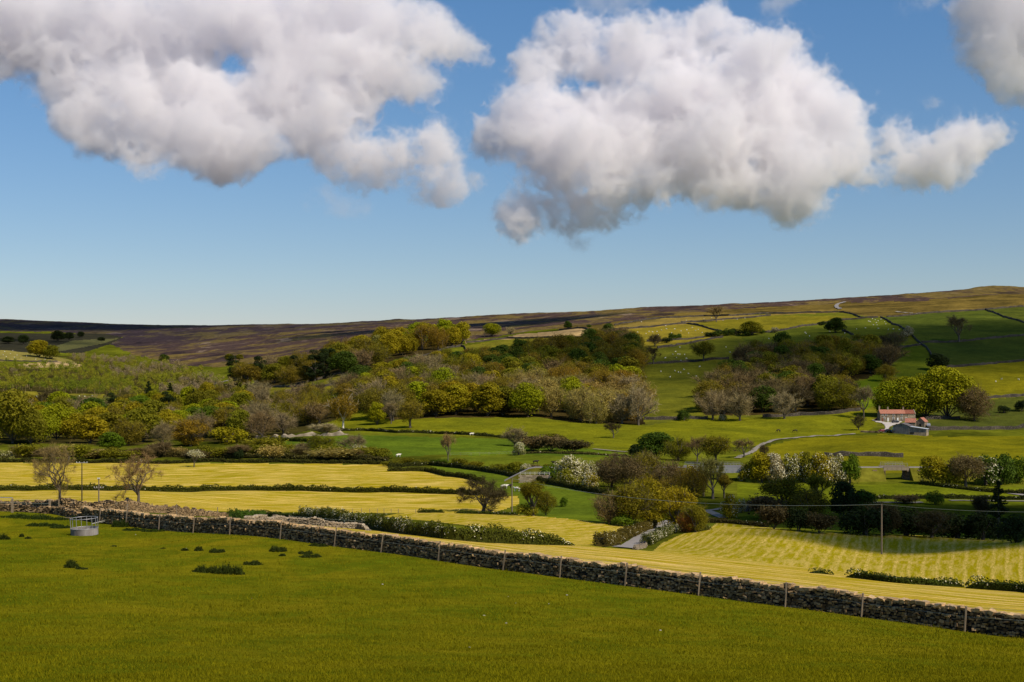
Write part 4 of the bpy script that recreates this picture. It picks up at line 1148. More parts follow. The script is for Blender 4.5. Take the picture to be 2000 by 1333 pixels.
def stone_wall(name, P, h, th, label, cat='stone wall', hj=.06, gap=None, coarse=1.0, cope=True, mat=None):
    """P: resampled plan polyline (x, y, ground z)"""
    P = np.asarray(P, float); mb = MB()
    d = np.concatenate([[0], np.cumsum(np.hypot(*np.diff(P[:, :2], axis=0).T))]); Lt = d[-1]
    hs = h + hj * np.sin(np.arange(0, Lt + 3, 1.0) * .9 + rng.uniform(0, 6)) + rng.normal(0, hj * .7, len(np.arange(0, Lt + 3, 1.0)))
    if gap is not None: hs = hs * gap(np.arange(0, Lt + 3, 1.0) / Lt)
    hat = lambda s: np.interp(s, np.arange(0, Lt + 3, 1.0), hs)

    def frame(s):
        x = np.interp(s, d, P[:, 0]); y = np.interp(s, d, P[:, 1]); z = np.interp(s, d, P[:, 2])
        k = np.clip(np.searchsorted(d, s) - 1, 0, len(d) - 2)
        tx = (P[k + 1, 0] - P[k, 0]) / (d[k + 1] - d[k]); ty = (P[k + 1, 1] - P[k, 1]) / (d[k + 1] - d[k])
        return x, y, z, tx, ty
    # hearting: core coloured near black, as the shade in the gaps
    s = np.arange(0, Lt, 1.0 * coarse); x, y, z, tx, ty = frame(s); hh = hat(s) - .06
    q = th * .5 - .07; q2 = th * .36 - .05
    ring = np.stack([np.stack([x - ty * o, y + tx * o, z + zz], 1) for o, zz in ((q, -.3 + 0 * hh), (q2, hh), (-q2, hh), (-q, -.3 + 0 * hh))], 1)
    n = len(s); v = ring.reshape(-1, 3); i = np.arange(n - 1)[:, None] * 4; j = np.arange(3)[None]
    mb.add(v, np.stack([i + j, i + j + 1, i + 5 + j, i + 4 + j], -1).reshape(-1, 4), 1)
    C, D, Y, V = [], [], [], []
    zc = 0.0
    while zc < h * 1.08:
        ch = rng.uniform(.085, .165) * coarse
        for side in (1, -1):
            L = rng.uniform(.10, .34, int(Lt / .19 / coarse) + 4) * coarse; s = np.cumsum(L) - L / 2; ok = s < Lt; s = s[ok]; L = L[ok]
            x, y, z, tx, ty = frame(s)
            ok = zc + ch * .6 < hat(s)
            t = zc / h; off = th * (.5 - .13 * t) - .12 + rng.normal(0, .045, len(s))
            c = np.stack([x - ty * off * side, y + tx * off * side, z + zc + ch / 2 + rng.normal(0, .03, len(s)) - .04], 1)
            dd = np.stack([L * rng.uniform(.72, .95, len(s)), rng.uniform(.2, .32, len(s)), ch * rng.uniform(.6, 1.0, len(s))], 1)
            C.append(c[ok]); D.append(dd[ok]); Y.append(np.arctan2(ty, tx)[ok]); V.append(np.clip(rng.beta(1.3, 2.2, len(s)), 0, 1)[ok])
        zc += ch
    if cope:
        L = rng.uniform(.14, .42, int(Lt / .24 / coarse) + 4) * coarse; s = np.cumsum(L) - L / 2; ok = s < Lt; s = s[ok]; L = L[ok]
        x, y, z, tx, ty = frame(s); ch = rng.uniform(.10, .22, len(s)) * coarse
        c = np.stack([x, y, z + hat(s) + ch / 2 - .07], 1)
        ok = hat(s) > .25
        C.append(c[ok]); D.append(np.stack([L, np.full(len(s), th * .95) * rng.uniform(.8, 1.05, len(s)), ch], 1)[ok]); Y.append(np.arctan2(ty, tx)[ok]); V.append(rng.uniform(.45, 1.0, len(s))[ok])
    stones(mb, np.concatenate(C), np.concatenate(D), np.concatenate(Y), np.concatenate(V))
    return mb.build(name, [mat or M['stone'], M['dark']], label=label, cat=cat)


def plan(pts, step=1.0):
    P = np.array([(x, y) for x, y in pts], float)
    d = np.concatenate([[0], np.cumsum(np.hypot(*np.diff(P, axis=0).T))]); s = np.linspace(0, d[-1], max(2, int(d[-1] / step) + 1))
    x = np.interp(s, d, P[:, 0]); y = np.interp(s, d, P[:, 1])
    return np.stack([x, y, ground(x, y)], 1)


def wall_pt(px):      # point of the foreground wall line in that direction
    k = (px - 1000) / F; Y = WALLC / (WALLN[1] + WALLN[0] * k); return np.array([k * Y, Y])


wa = [tuple(wall_pt(p)) for p in np.linspace(262, 2240, 40)]
stone_wall('stone_wall', plan([(-39.3, 130.4), (-36.5, 127.5)] + wa, .5), 1.17, .58, 'long dry stone wall with pale cope stones crossing the foreground')
stone_wall('stone_wall', plan([(-66, 137), (-50.5, 139), (-44, 137), (-39.6, 130.9)], .5), .72, .55, 'low dry stone wall at the left edge with a wooden rail on top', cope=False)
stone_wall('stone_wall', line([(-60, 990, 150), (28, 998, 153), (120, 1000, 153), (240, 1001, 153), (325, 1001, 156)], .5), 1.30, .6, 'ragged dry stone wall standing behind the low one at the left', hj=.13, cope=False, gap=lambda t: 1 - .15 * np.sin(t * 9) ** 2)
stone_wall('stone_wall', line([(332, 1006, 158), (380, 1008, 160), (445, 1010, 164)], .5), .95, .6, 'short ragged stone wall right of the gap with the metal gate', hj=.16, cope=False, gap=lambda t: 1 - .45 * t)
stone_wall('stone_wall', line([(480, 1019, 120), (560, 1022, 120), (620, 1027, 120), (700, 1034, 120), (722, 1037, 120)], .5), .68, .5, 'low pale stone wall stub in front of the dark hedge', hj=.12, gap=lambda t: 1 - .7 * np.clip((t - .85) / .15, 0, 1), mat=M['stonepale'])
stone_wall('stone_wall', line([(1240, 1079, 200), (1263, 1062, 215), (1290, 1045, 240)], .5), .62, .6, 'tumbled pale stone wall along the right side of the lane', hj=.2, cope=False, mat=M['stonepale'])


def far_wall(pts, label, h=1.8, th=.9, step=3.5, mat='stonefar', rmin=600, name='stone_wall', hj=.12):
    P = line(pts, step, rmin); n = len(P); mb = MB()
    t = np.gradient(P[:, :2], axis=0); t /= np.linalg.norm(t, axis=1)[:, None] + 1e-9
    nx, ny = -t[:, 1], t[:, 0]
    hh = h * (1 + rng.normal(0, hj, n))
    prof = ((th * .55, -.5), (th * .42, .82), (th * .22, 1.0), (-th * .22, 1.0), (-th * .42, .82), (-th * .55, -.5))
    ring = np.stack([np.stack([P[:, 0] + nx * o, P[:, 1] + ny * o, P[:, 2] + np.where(zz < 0, zz, hh * zz)], 1) for o, zz in prof], 1)
    k = len(prof); i = np.arange(n - 1)[:, None] * k; j = np.arange(k - 1)[None]
    mb.add(ring.reshape(-1, 3), np.stack([i + j, i + j + 1, i + k + j + 1, i + k + j], -1).reshape(-1, 4), 0, np.repeat(rng.random(n), k))
    for e, o in ((0, 1), (n - 1, -1)): mb.add(ring[e], np.arange(k)[::o][None], 0)
    return mb.build(name, M[mat], label=label, cat='stone wall', group='dry stone walls on the hill')


FW = [
 ([(1200, 636), (1250, 627.5), (1300, 621.5), (1375, 618), (1425, 617.5), (1500, 613), (1587, 611), (1640, 610.5), (1655, 612.5), (1685, 621.5), (1715, 621)], 'long dark top wall dividing the hill fields from the rough grazing'),
 ([(1732, 620), (1762, 618), (1800, 614), (1862, 609.5), (1925, 605.5), (2000, 599.5), (2150, 592)], 'top wall running up to the right edge'),
 ([(1172, 648), (1220, 642.5), (1275, 639), (1342, 633), (1362, 636), (1390, 644), (1412, 650), (1440, 651.5), (1500, 650), (1550, 641), (1600, 633), (1650, 625.5), (1690, 622)], 'wall round the yellow sheep field bending down and up again'),
 ([(1330, 630), (1400, 626), (1475, 620.5), (1505, 617)], 'thin pale wall under the tan bare tree'),
 ([(985, 662), (1062, 660.5), (1125, 660), (1172, 659)], 'level wall along the bottom of the straw field'),
 ([(1092, 645.5), (1135, 641.5), (1145, 643), (1160, 651), (1172, 658)], 'short wall dropping to the corner of the straw field'),
 ([(1284, 681), (1325, 674.5), (1362, 668), (1390, 663), (1412, 660)], 'wall slanting above the lone spreading tree'),
 ([(1263, 668), (1325, 664.5), (1375, 660)], 'short wall at the top right corner of the middle wood'),
 ([(1256, 713), (1312, 709.5), (1362, 706.5), (1424, 702)], 'wall crossing the green field below the lone spreading tree'),
 ([(1258, 820), (1287, 820.5), (1325, 819.5), (1382, 819)], 'wall at the foot of the long green field'),
 ([(1490, 816), (1562, 812), (1612, 810), (1680, 803)], 'wall along the foot of the right hand wood'),
 ([(1720, 620.5), (1740, 631), (1760, 640), (1777, 652), (1792, 667), (1810, 680), (1817, 690), (1821, 700)], 'winding wall running down the hill past the blossoming bush'),
 ([(1745, 681), (1775, 678), (1798, 675)], 'short wall closing the small field above the sycamores'),
 ([(1800, 670), (1850, 669.5), (1900, 665.5), (1962, 660), (2000, 656), (2150, 648)], 'level wall under the thin bare tree'),
 ([(1925, 605.5), (1950, 615), (1975, 624), (2000, 631), (2060, 652)], 'wall running down towards the right edge'),
 ([(1845, 719.5), (1900, 714.5), (1950, 710), (2000, 706), (2150, 696)], 'level wall above the yellow green field at the right'),
 ([(1920, 781), (1962, 776.5), (2000, 774), (2150, 768)], 'wall at the bottom of the yellow green field'),
 ([(1812, 841), (1900, 839.5), (2000, 835.5), (2150, 830)], 'wall along the bottom of the bank right of the barn'),
 ([(1807, 820), (1875, 818)], 'garden wall right of the farmhouse'),
 ([(1645, 647), (1667, 656)], 'stub of wall beside the deep green round tree'),
 ([(495, 756), (545, 757), (620, 755.5)], 'dark wall across the light field below the hanging wood'),
 ([(537, 770), (600, 761), (630, 757), (652, 752)], 'lower wall across the light field below the hanging wood'),
 ([(578, 753), (617, 743), (650, 733), (673, 730)], 'wall along the lower edge of the hanging wood'),
 ([(823, 697), (855, 688), (902, 676)], 'wall under the right end of the hanging wood'),
 ([(901, 675), (915, 690)], 'short dark wall dropping from the hanging wood corner'),
 ([(911, 670), (950, 667), (990, 662.5)], 'thin wall below the round lime green tree'),
 ([(42, 781), (100, 787), (157, 793)], 'dark wall below the left sheep field'),
 ([(-20, 705), (62, 707.5), (112, 707)], 'wall under the pale sheep field on the spur'),
 ([(1610, 948), (1690, 947), (1764, 946)], 'low wall along the foot of the railway bank'),
]
for pts, lab in FW: far_wall(pts, lab)
far_wall([(502, 857), (562, 855), (612, 851), (680, 849)], 'long heap of pale stones in the valley', 1.3, 3.0, 2.0, 'stonepale', 500, 'stone_heap', .35)

# ------------------------------------------------------------------ hedges
def hedge(pts, h, w, label, col='olive', dens=16, size=.32, bl=0.0, rmin=100, taper=0.0, top=None, name='hedge', wav=.14, P=None):
    P = line(pts, 1.0, rmin) if P is None else P
    d = np.concatenate([[0], np.cumsum(np.hypot(*np.diff(P[:, :2], axis=0).T))]); Lt = d[-1]
    n = int(Lt * (2 * h + w) * dens); s = rng.random(n) * Lt
    x = np.interp(s, d, P[:, 0]); y = np.interp(s, d, P[:, 1]); z = np.interp(s, d, P[:, 2])
    k = np.clip(np.searchsorted(d, s) - 1, 0, len(d) - 2)
    tx = (P[k + 1, 0] - P[k, 0]) / (d[k + 1] - d[k] + 1e-9); ty = (P[k + 1, 1] - P[k, 1]) / (d[k + 1] - d[k] + 1e-9)
    hv = h * (1 + wav * np.sin(s * .55 + 1) + wav * .8 * np.sin(s * 1.7) + wav * .6 * np.sin(s * .19 + 2))
    if taper: hv = hv * np.clip((Lt - s) / taper, .15, 1) ** .6
    endf = np.clip(np.minimum(s, Lt - s) / (h * .8) + .15, 0, 1) ** .5; hv = hv * endf
    # cross-section: a rounded box
    u = rng.random(n); a = u * math.pi
    sx = np.sign(np.cos(a)) * np.abs(np.cos(a)) ** .45; sz = np.sin(a) ** .45
    r = rng.uniform(.75, 1.05, n)
    ox = sx * w / 2 * r; oz = sz * hv * r
    p = np.stack([x - ty * ox, y + tx * ox, z + oz], 1)
    nr = np.stack([-ty * sx, tx * sx, sz * .9 + .1], 1)
    mb = MB(); v = rng.random(n)
    clump = .5 + .5 * np.sin(s * .8 + 3 * np.sin(s * .23)) * np.sin(s * .31 + 1)
    isb = (rng.random(n) < bl * 1.4 * np.clip(clump * 2.4 - 1.1, 0, 1) * (rng.random(n) < .8)) & (oz > hv * .25)
    leaf_quads(mb, p[~isb], nr[~isb], size, v[~isb] * .7 + .3 * clump[~isb])
    if isb.any(): leaf_quads(mb, p[isb] + nr[isb] * .06, nr[isb], size * .75, .5, 1)
    # dark inner core, added to block light between the leaves
    m = len(P); tt = np.gradient(P[:, :2], axis=0); tt /= np.linalg.norm(tt, axis=1)[:, None] + 1e-9
    core_f = np.clip(np.minimum(d, Lt - d) / (h * .8), .02, 1) ** .7
    hc = core_f * h * .72 * (np.clip((Lt - d) / taper, .15, 1) ** .6 if taper else np.ones(m))
    ring = np.stack([np.stack([P[:, 0] - tt[:, 1] * o, P[:, 1] + tt[:, 0] * o, P[:, 2] + np.where(q < 0, -.3, hc * q)], 1) for o, q in ((w * .34, -1), (w * .26, 1), (-w * .26, 1), (-w * .34, -1))], 1)
    i = np.arange(m - 1)[:, None] * 4; j = np.arange(3)[None]
    mb.add(ring.reshape(-1, 3), np.stack([i + j, i + j + 1, i + 5 + j, i + 4 + j], -1).reshape(-1, 4), 0, .0)
    o = mb.build(name, [M['leaf'], M['blossom']], label=label, cat='hedge', group='hedges of the valley')
    c = COLS[col] if isinstance(col, str) else col
    o.color = (*c, 1)
    return o


hedge([(-60, 958.5), (250, 958), (500, 958.5), (750, 961.5), (900, 966), (938, 968.5)], 1.75, 1.6, 'long trimmed hedge between the two far hay fields', (.070, .078, .010), 11, .4, .02, 300)
hedge([(-60, 905), (250, 904.5), (500, 904.5), (757, 907.5)], 1.5, 1.6, 'dark trimmed hedge along the top of the farthest hay field', (.060, .062, .012), 9, .5, .02, 450)
hedge([(757, 921), (790, 921), (832, 921), (862, 928), (890, 932.5), (925, 938), (945, 946)], 1.6, 1.5, 'dark hedge round the right end of the farthest hay field', (.062, .065, .010), 10, .45, 0, 400)
hedge([(757, 914), (837, 909), (900, 915), (950, 922), (1000, 931.5), (1062, 943.5), (1112, 953.5), (1162, 963.5), (1187, 969)], 1.7, 1.6, 'dark hedge running down beside the green meadow wedge', (.055, .060, .012), 10, .45, .02, 380)
hedge([(590, 1013), (650, 1020), (725, 1033), (800, 1045), (875, 1054), (950, 1060.5), (1000, 1062.5), (1060, 1064.5), (1113, 1066)], 1.75, 1.7, 'thick flowering hedge across the middle of the hay field', (.085, .095, .010), 30, .22, .30, 110, 8.0)
hedge([(505, 1008), (560, 1011), (600, 1014)], .9, 1.3, 'low dark hedge behind the pale wall stub', (.050, .070, .012), 26, .22, .05, 120)
hedge([(452, 1012), (480, 1012), (512, 1010)], 1.0, 1.5, 'leafy green bank left of the pale wall stub', (.060, .105, .012), 26, .22, .0, 120)
hedge([(1172, 1071), (1205, 1060), (1240, 1046), (1268, 1034), (1276, 1030)], 1.75, 2.2, 'rounded hedge on the left side of the lane', (.110, .085, .016), 24, .26, .08, 200)
hedge([(1262, 1066), (1285, 1054), (1310, 1042), (1322, 1040)], 1.7, 2.4, 'blossoming hedge on the right side of the lane', (.085, .095, .012), 24, .26, .40, 215)
hedge([(1330, 1040), (1360, 1039), (1384, 1035)], 1.2, 1.6, 'low flowering hedge where the hay field meets the lane clump', (.085, .09, .014), 18, .3, .15, 240)
hedge([(1583, 1119.5), (1605, 1121), (1626, 1123)], .45, .8, 'short low strip of hedge at the left of the right hay field', (.050, .070, .008), 34, .16, .02, 100)
hedge([(1652, 1128), (1700, 1133), (1750, 1139), (1820, 1144), (1880, 1147)], .75, 1.1, 'low dark hedge strip with yellow flecks in the right hay field', (.055, .075, .008), 34, .17, .12, 100)
hedge([(1886, 1149), (1940, 1153), (2000, 1157), (2120, 1166)], .95, 1.2, 'low flowering hedge strip at the right edge of the hay field', (.060, .080, .010), 34, .17, .28, 95)
hedge([(815, 1002), (840, 1002), (866, 1002)], .9, 1.0, 'short square cut hedge left of the windswept tree', (.060, .075, .010), 20, .28, 0, 330)
hedge([(890, 1003), (930, 1004), (1012, 1006)], .8, 1.2, 'low dark growth at the foot of the windswept tree', (.055, .075, .010), 18, .28, .03, 330)
hedge([(1795, 946), (1850, 953), (1912, 960), (2000, 966), (2120, 972)], 1.3, 1.4, 'straggling hedge right of the small bridge', (.075, .080, .014), 12, .4, .08, 380)
hedge([(1650, 975), (1700, 975), (1800, 975), (1912, 975), (2080, 977)], 1.2, 1.4, 'dark hedge along the far side of the shaded meadow', (.045, .055, .010), 12, .4, .04, 380)
hedge([(1376, 1021), (1420, 1022), (1500, 1030)], 1.1, 1.6, 'brown hedge along the top of the right hay field', (.100, .080, .022), 16, .34, .03, 290)
hedge([(660, 843), (712, 842), (775, 846), (850, 848), (900, 850), (937, 852), (1000, 856), (1080, 864)], 1.5, 1.5, 'thin dark hedge across the foot of the bright meadow', (.055, .060, .012), 9, .5, .08, 550)
hedge([(510, 862), (560, 861), (640, 862)], 1.8, 2.0, 'scrubby hedge before the pale stone heap', (.075, .085, .012), 8, .5, .04, 550)
hedge([(-40, 893), (80, 893), (190, 894), (300, 894), (430, 896)], 3.0, 3.0, 'tall brown scrub hedge behind the farthest hay field', (.095, .075, .020), 7, .6, .01, 480)
hedge([(430, 896), (560, 897), (700, 899), (760, 901)], 2.2, 2.6, 'lower brown scrub hedge towards the green meadow', (.090, .080, .020), 7, .6, .03, 480)
hedge([(1000, 886), (1060, 886), (1140, 888), (1226, 892)], 1.0, 1.2, 'thin pale hedge below the meadow hollow', (.12, .11, .03), 8, .5, .04, 500)
hedge([(1456, 1000), (1470, 988), (1490, 981), (1505, 979)], 1.5, 2.4, 'greyish bramble bank arching beside the forked track', (.20, .17, .13), 18, .35, .1, 300)

# ------------------------------------------------------------------ lanes and tracks
def ribbon(name, pts, width, mat, label, rmin=100, off=.07, P=None):
    P = line(pts, 2.0, rmin) if P is None else P
    # smooth the plan line
    for _ in range(3): P[1:-1, :2] = .25 * P[:-2, :2] + .5 * P[1:-1, :2] + .25 * P[2:, :2]
    t = np.gradient(P[:, :2], axis=0); t /= np.linalg.norm(t, axis=1)[:, None] + 1e-9
    V = []
    for o in (-.5, -.2, .2, .5):
        x = P[:, 0] - t[:, 1] * o * width; y = P[:, 1] + t[:, 0] * o * width
        V.append(np.stack([x, y, ground(x, y) + off + .00022 * y + (.05 if abs(o) < .3 else 0)], 1))
    v = np.stack(V, 1); n = len(P); mb = MB(); i = np.arange(n - 1)[:, None] * 4; j = np.arange(3)[None]
    mb.add(v.reshape(-1, 3), np.stack([i + j, i + j + 1, i + 5 + j, i + 4 + j], -1).reshape(-1, 4), 0, smooth=True)
    return mb.build(name, mat, label=label, cat='road', kind='structure')


ribbon('road', [(1218, 1079, 205), (1232, 1068, 225), (1252, 1054, 245), (1262, 1048, 250), (1272, 1038, 270), (1283, 1031, 290), (1296, 1024, 305), (1310, 1018, 330)], 3.4, M['road'], 'grey lane coming up between the two lane hedges', 200)
ribbon('track', [(1378, 998), (1395, 1004), (1414, 1013)], 2.6, M['track'], 'pale forked track, branch running down to the right', 300, .1)
ribbon('track', [(1382, 998), (1398, 997), (1415, 993)], 2.2, M['track'], 'pale forked track, short branch behind the yellow hawthorn', 300, .1)
ribbon('track', [(1440, 896), (1458, 889), (1475, 878), (1490, 868), (1508, 861), (1540, 857), (1600, 852), (1668, 848)], 2.7, M['track'], 'pale stony farm track curving up through the meadow', 520, .14)
ribbon('track', [(1160, 878), (1180, 880), (1225, 884)], 2.6, M['track'], 'short stretch of grey track left of the deep green broad tree', 520, .14)
ribbon('road', [(1641, 604.5), (1635, 602), (1633, 599), (1637, 594.5), (1650, 590.5)], 5, M['road'], 'short bend of the moor road below the skyline', 1300, .4)
ribbon('road', [(1790, 615), (1770, 612), (1750, 609.5)], 3.5, M['track'], 'faint stretch of moor road above the top wall', 1300, .4)
ribbon('track', [(386, 759), (420, 751), (447, 744)], 4.5, M['track'], 'pale track slanting down among the trees of the valley', 900, .3)
ribbon('track', [(1690, 983), (1720, 982), (1760, 983), (1800, 982)], 2.4, M['track'], 'pale track along the shaded meadow', 330, .1)
ribbon('track', [(1855, 979), (1900, 979), (1960, 979), (2080, 981)], 2.0, M['track'], 'pale track behind the tall ragged conifer', 330, .1)
ribbon('road', [(1960, 962), (1985, 966), (2040, 972)], 3.0, M['road'], 'bit of lane at the right edge below the railway', 380, .1)

# ------------------------------------------------------------------ railway bank and its two bridges
YB, ZT = 475.0, (HOR - 912.5) / F * 475.0


def bx(px): return (px - 1000) / F * YB


def bank(pa, pb, label, taper=0):
    xs = np.linspace(bx(pa), bx(pb), max(4, int(abs(bx(pb) - bx(pa)) / 2)))
    mb = MB(); n = len(xs); ring = []
    tf = np.clip((xs - xs[0]) / taper, 0, 1) if taper else np.ones(n)
    for o, top in ((-8.2, 0), (-5.6, .42), (-3.0, 1), (3.0, 1), (8.5, 0)):
        y = YB + o + np.zeros(n); g = ground(xs, y)
        ring.append(np.stack([xs, y, np.where(top == 0, g - .4, g + (ZT - .05 - g) * top * tf + rng.normal(0, .08, n) * (top < 1))], 1))
    v = np.stack(ring, 1); k = 5; i = np.arange(n - 1)[:, None] * k; j = np.arange(k - 1)[None]
    f = np.stack([i + j, i + k + j, i + k + j + 1, i + j + 1], -1)
    mb.add(v.reshape(-1, 3), f.reshape(-1, 4), np.tile([0, 0, 1, 0], n - 1), .5, True)
    mb.add(v[0], np.arange(k)[None], 0); mb.add(v[-1], np.arange(k)[::-1][None], 0)
    me = mb.mesh('railway_bank', [M['rough'], M['ballast']])
    a = me.attributes.new('tint', 'FLOAT_COLOR', 'POINT'); c = np.ones((len(me.vertices), 4), np.float32); c[:, :3] = (.135, .14, .02); a.data.foreach_set('color', c.ravel())
    return put('railway_bank', me, label=label, cat='embankment', kind='structure')


bank(985, 1338, 'grassy railway bank left of the long bridge', 9.)
bank(1450, 1720, 'grassy railway bank between the two bridges')
bank(1772, 2330, 'grassy railway bank right of the small bridge')


def bridge(pa, pb, label, girder, pier_px, wing):
    xa, xb = bx(pa), bx(pb); L = xb - xa; xm = (xa + xb) / 2
    g0 = float(ground(xm, YB))
    root = put('railway_bridge', None, label=label, cat='bridge', loc=(xm, YB, ZT))
    q = MB(); box(q, (0, 0, -.35), (L + 1.2, 5.6, .35)); q.build('deck', M['ballast'], root)
    for s in (-1, 1):
        q = MB(); box(q, (0, s * 2.95, -girder), (L + 1.0, .26, girder + .25)); box(q, (0, s * 2.95 - .02 * s, .25), (L + 1.1, .42, .12))
        for k in range(int(L / 1.6)):
            box(q, (-L / 2 + .8 + k * 1.6, s * 3.1, -girder + .1), (.1, .08, girder))
        q.build('girder', M['stonepale'] if girder < 1 else M['galv'], root)
        q = MB()
        for k in range(int(L / 2) + 1): box(q, (-L / 2 + k * L / max(1, int(L / 2)), s * 2.95, .37), (.06, .06, 1.0))
        for z in (.8, 1.4): box(q, (0, s * 2.95, z), (L, .07, .07))
        q.build('railing', M['galv'], root)
    for e in (-1, 1):
        q = MB(); x = e * (L / 2 + .5)
        hgt = -girder - (g0 - ZT) + .8
        for c in range(int(hgt / .45)):
            for b in range(4):
                box(q, (x + rng.normal(0, .02), -2.4 + b * 1.6 + (c % 2) * .3, g0 - ZT - .8 + c * .45), (1.3, 1.56, .43), var=rng.random())
        box(q, (x, 0, g0 - ZT - .8 + int(hgt / .45) * .45), (1.5, 6.4, .4), var=.9)
        if wing:
            for c in range(9):
                box(q, (x + e * (2.2 + c * .12), -3.6 - c * .02, g0 - ZT - .6 + c * .44), (4.8 - c * .42, .7, .42), var=rng.random())
        q.build('abutment', M['stone'] if not wing else M['stonewarm'], root)
    for p in pier_px:
        q = MB(); box(q, (bx(p) - xm, 0, g0 - ZT - .6), (1.2, 5.0, -girder - (g0 - ZT) + .6), taper=.9); q.build('pier', M['stone'], root)
    return root


M['stonewarm'] = m_stone('warm_masonry', (.13, .085, .055), (.26, .18, .12))
bridge(1340, 1448, 'long grey girder railway bridge with white railings', 1.75, (1372, 1412), False)
bridge(1724, 1768, 'small railway bridge on dark stone abutments', .9, (), True)
# pale stone retaining wall of the railway at the left
q = MB()
root = put('retaining_wall', None, label='pale retaining wall with rails by the railway hawthorns', cat='wall', loc=(bx(1045), YB - 9.2, float(ground(bx(1045), YB - 9.2))))
for c in range(5):
    for k in range(9): box(q, (-5 + k * 1.15 + (c % 2) * .4, 0, -.5 + c * .55), (1.12, .6, .53), var=rng.random())
q.build('masonry', M['stonepale'], root)
q = MB()
for k in range(7): box(q, (-5 + k * 1.6, 0, 2.2), (.08, .08, 1.0))
for z in (2.7, 3.1): box(q, (-.2, 0, z), (9.8, .06, .06))
q.build('railing', M['white'], root)

# ------------------------------------------------------------------ farm
def m_tiles(name, a, b):
    t = NT(name); p = t.n('ShaderNodeTexCoord').outputs['Object']
    wv = t.n('ShaderNodeTexWave', {'Vector': p, 'Scale': 4.2, 'Distortion': .6, 'Detail': 2}, bands_direction='X').outputs['Fac']
    n = t.noise(p, 1.3, 5, .7)
    c = t.mix(n, a, b); c = t.mix(1.0, c, t.ramp(wv, [(0, .75), (1, 1.15)]), 'MULTIPLY')
    return t.done(t.bsdf(c, .8, .15, wv, .4, .05))


def m_masonry(name, a, b, mort):
    t = NT(name); p = t.n('ShaderNodeTexCoord').outputs['Object']
    v = t.n('ShaderNodeTexVoronoi', {'Vector': t.n('ShaderNodeMapping', {'Vector': p, 'Scale': (2.2, 2.2, 4.5)}).outputs[0], 'Scale': 1.0})
    c = t.mix(v.outputs['Color'], a, b); n = t.noise(p, .8, 5, .7)
    c = t.mix(t.ramp(v.outputs['Distance'], [(.45, 0), (.7, .8)]), c, mort)
    c = t.mix(1.0, c, t.ramp(n, [(.3, .7), (.7, 1.25)]), 'MULTIPLY')
    return t.done(t.bsdf(c, .9, .15))


def m_boards(name, a, b, sc_=3.0):
    t = NT(name); p = t.n('ShaderNodeTexCoord').outputs['Object']
    n = t.noise(t.n('ShaderNodeMapping', {'Vector': p, 'Scale': (sc_, sc_, .12)}).outputs[0], 1.6, 5, .75); n2 = t.noise(p, .7, 4)
    c = t.mix(t.ramp(n, [(.3, 0), (.7, 1)]), a, b); c = t.mix(1.0, c, t.ramp(n2, [(.3, .7), (.7, 1.25)]), 'MULTIPLY')
    return t.done(t.bsdf(c, .85, .15))


M['tile'] = m_tiles('red_pantiles', (.34, .125, .08), (.47, .21, .14))
M['tileold'] = m_tiles('old_dull_pantiles', (.20, .065, .040), (.30, .11, .07))
M['house'] = m_masonry('house_masonry', (.14, .105, .07), (.33, .25, .165), (.28, .23, .17))
M['houseb'] = m_masonry('house_pale_masonry', (.26, .20, .13), (.42, .32, .21), (.36, .29, .2))
M['boards'] = m_boards('weathered_boards', (.10, .095, .09), (.27, .255, .24))
M['sheet'] = m_boards('roof_sheets', (.36, .38, .42), (.50, .53, .58), 1.2)
M['sheetdark'] = m_boards('dark_roof_sheets', (.10, .088, .085), (.17, .15, .15), 1.2)
M['glass'] = m_simple('window_glass', (.02, .022, .025), .15, .2, 3, .6)


def prism(mb, x0, x1, y0, y1, z0, z1, over=.25, th=.14, mi=0, ridge_x=True):
    """a pitched roof of two slabs, ridge along x (or y)"""
    if ridge_x:
        ym = (y0 + y1) / 2; sl = (z1 - z0) / (ym - y0)
        for ya, yb in ((y0 - over, ym), (y1 + over, ym)):
            za = z0 - over * sl
            v = [(x0, ya, za), (x1, ya, za), (x1, yb, z1), (x0, yb, z1)]
            w_ = [(a, b, c + th) for a, b, c in v]
            mb.add(v + w_, BOXF, mi)
    else:
        xm = (x0 + x1) / 2; sl = (z1 - z0) / (xm - x0)
        for xa, xb in ((x0 - over, xm), (x1 + over, xm)):
            za = z0 - over * sl
            v = [(xa, y0, za), (xb, y0, z1), (xb, y1, z1), (xa, y1, za)]
            mb.add(v + [(a, b, c + th) for a, b, c in v], BOXF, mi)


def gable_body(mb, x0, x1, y0, y1, zb, z0, z1, ridge_x=True, mi=0):
    box(mb, ((x0 + x1) / 2, (y0 + y1) / 2, zb), (x1 - x0, y1 - y0, z0 - zb), mi=mi)
    if ridge_x:
        ym = (y0 + y1) / 2
        mb.add([(x0, y0, z0), (x0, y1, z0), (x0, ym, z1), (x1, y0, z0), (x1, y1, z0), (x1, ym, z1)], [[0, 2, 1]], mi); o = mb.n - 6
        for f in ([[3, 4, 5]],): mb.f.append(np.array(f) + o); mb.m.append(np.array([mi], np.int32)); mb.sm.append(np.zeros(1, bool)); mb.v.append(np.zeros((0, 3), np.float32)); mb.a.append(np.zeros(0, np.float32))
    else:
        xm = (x0 + x1) / 2
        mb.add([(x0, y0, z0), (x1, y0, z0), (xm, y0, z1)], [[0, 1, 2]], mi); mb.add([(x0, y1, z0), (x1, y1, z0), (xm, y1, z1)], [[0, 2, 1]], mi)


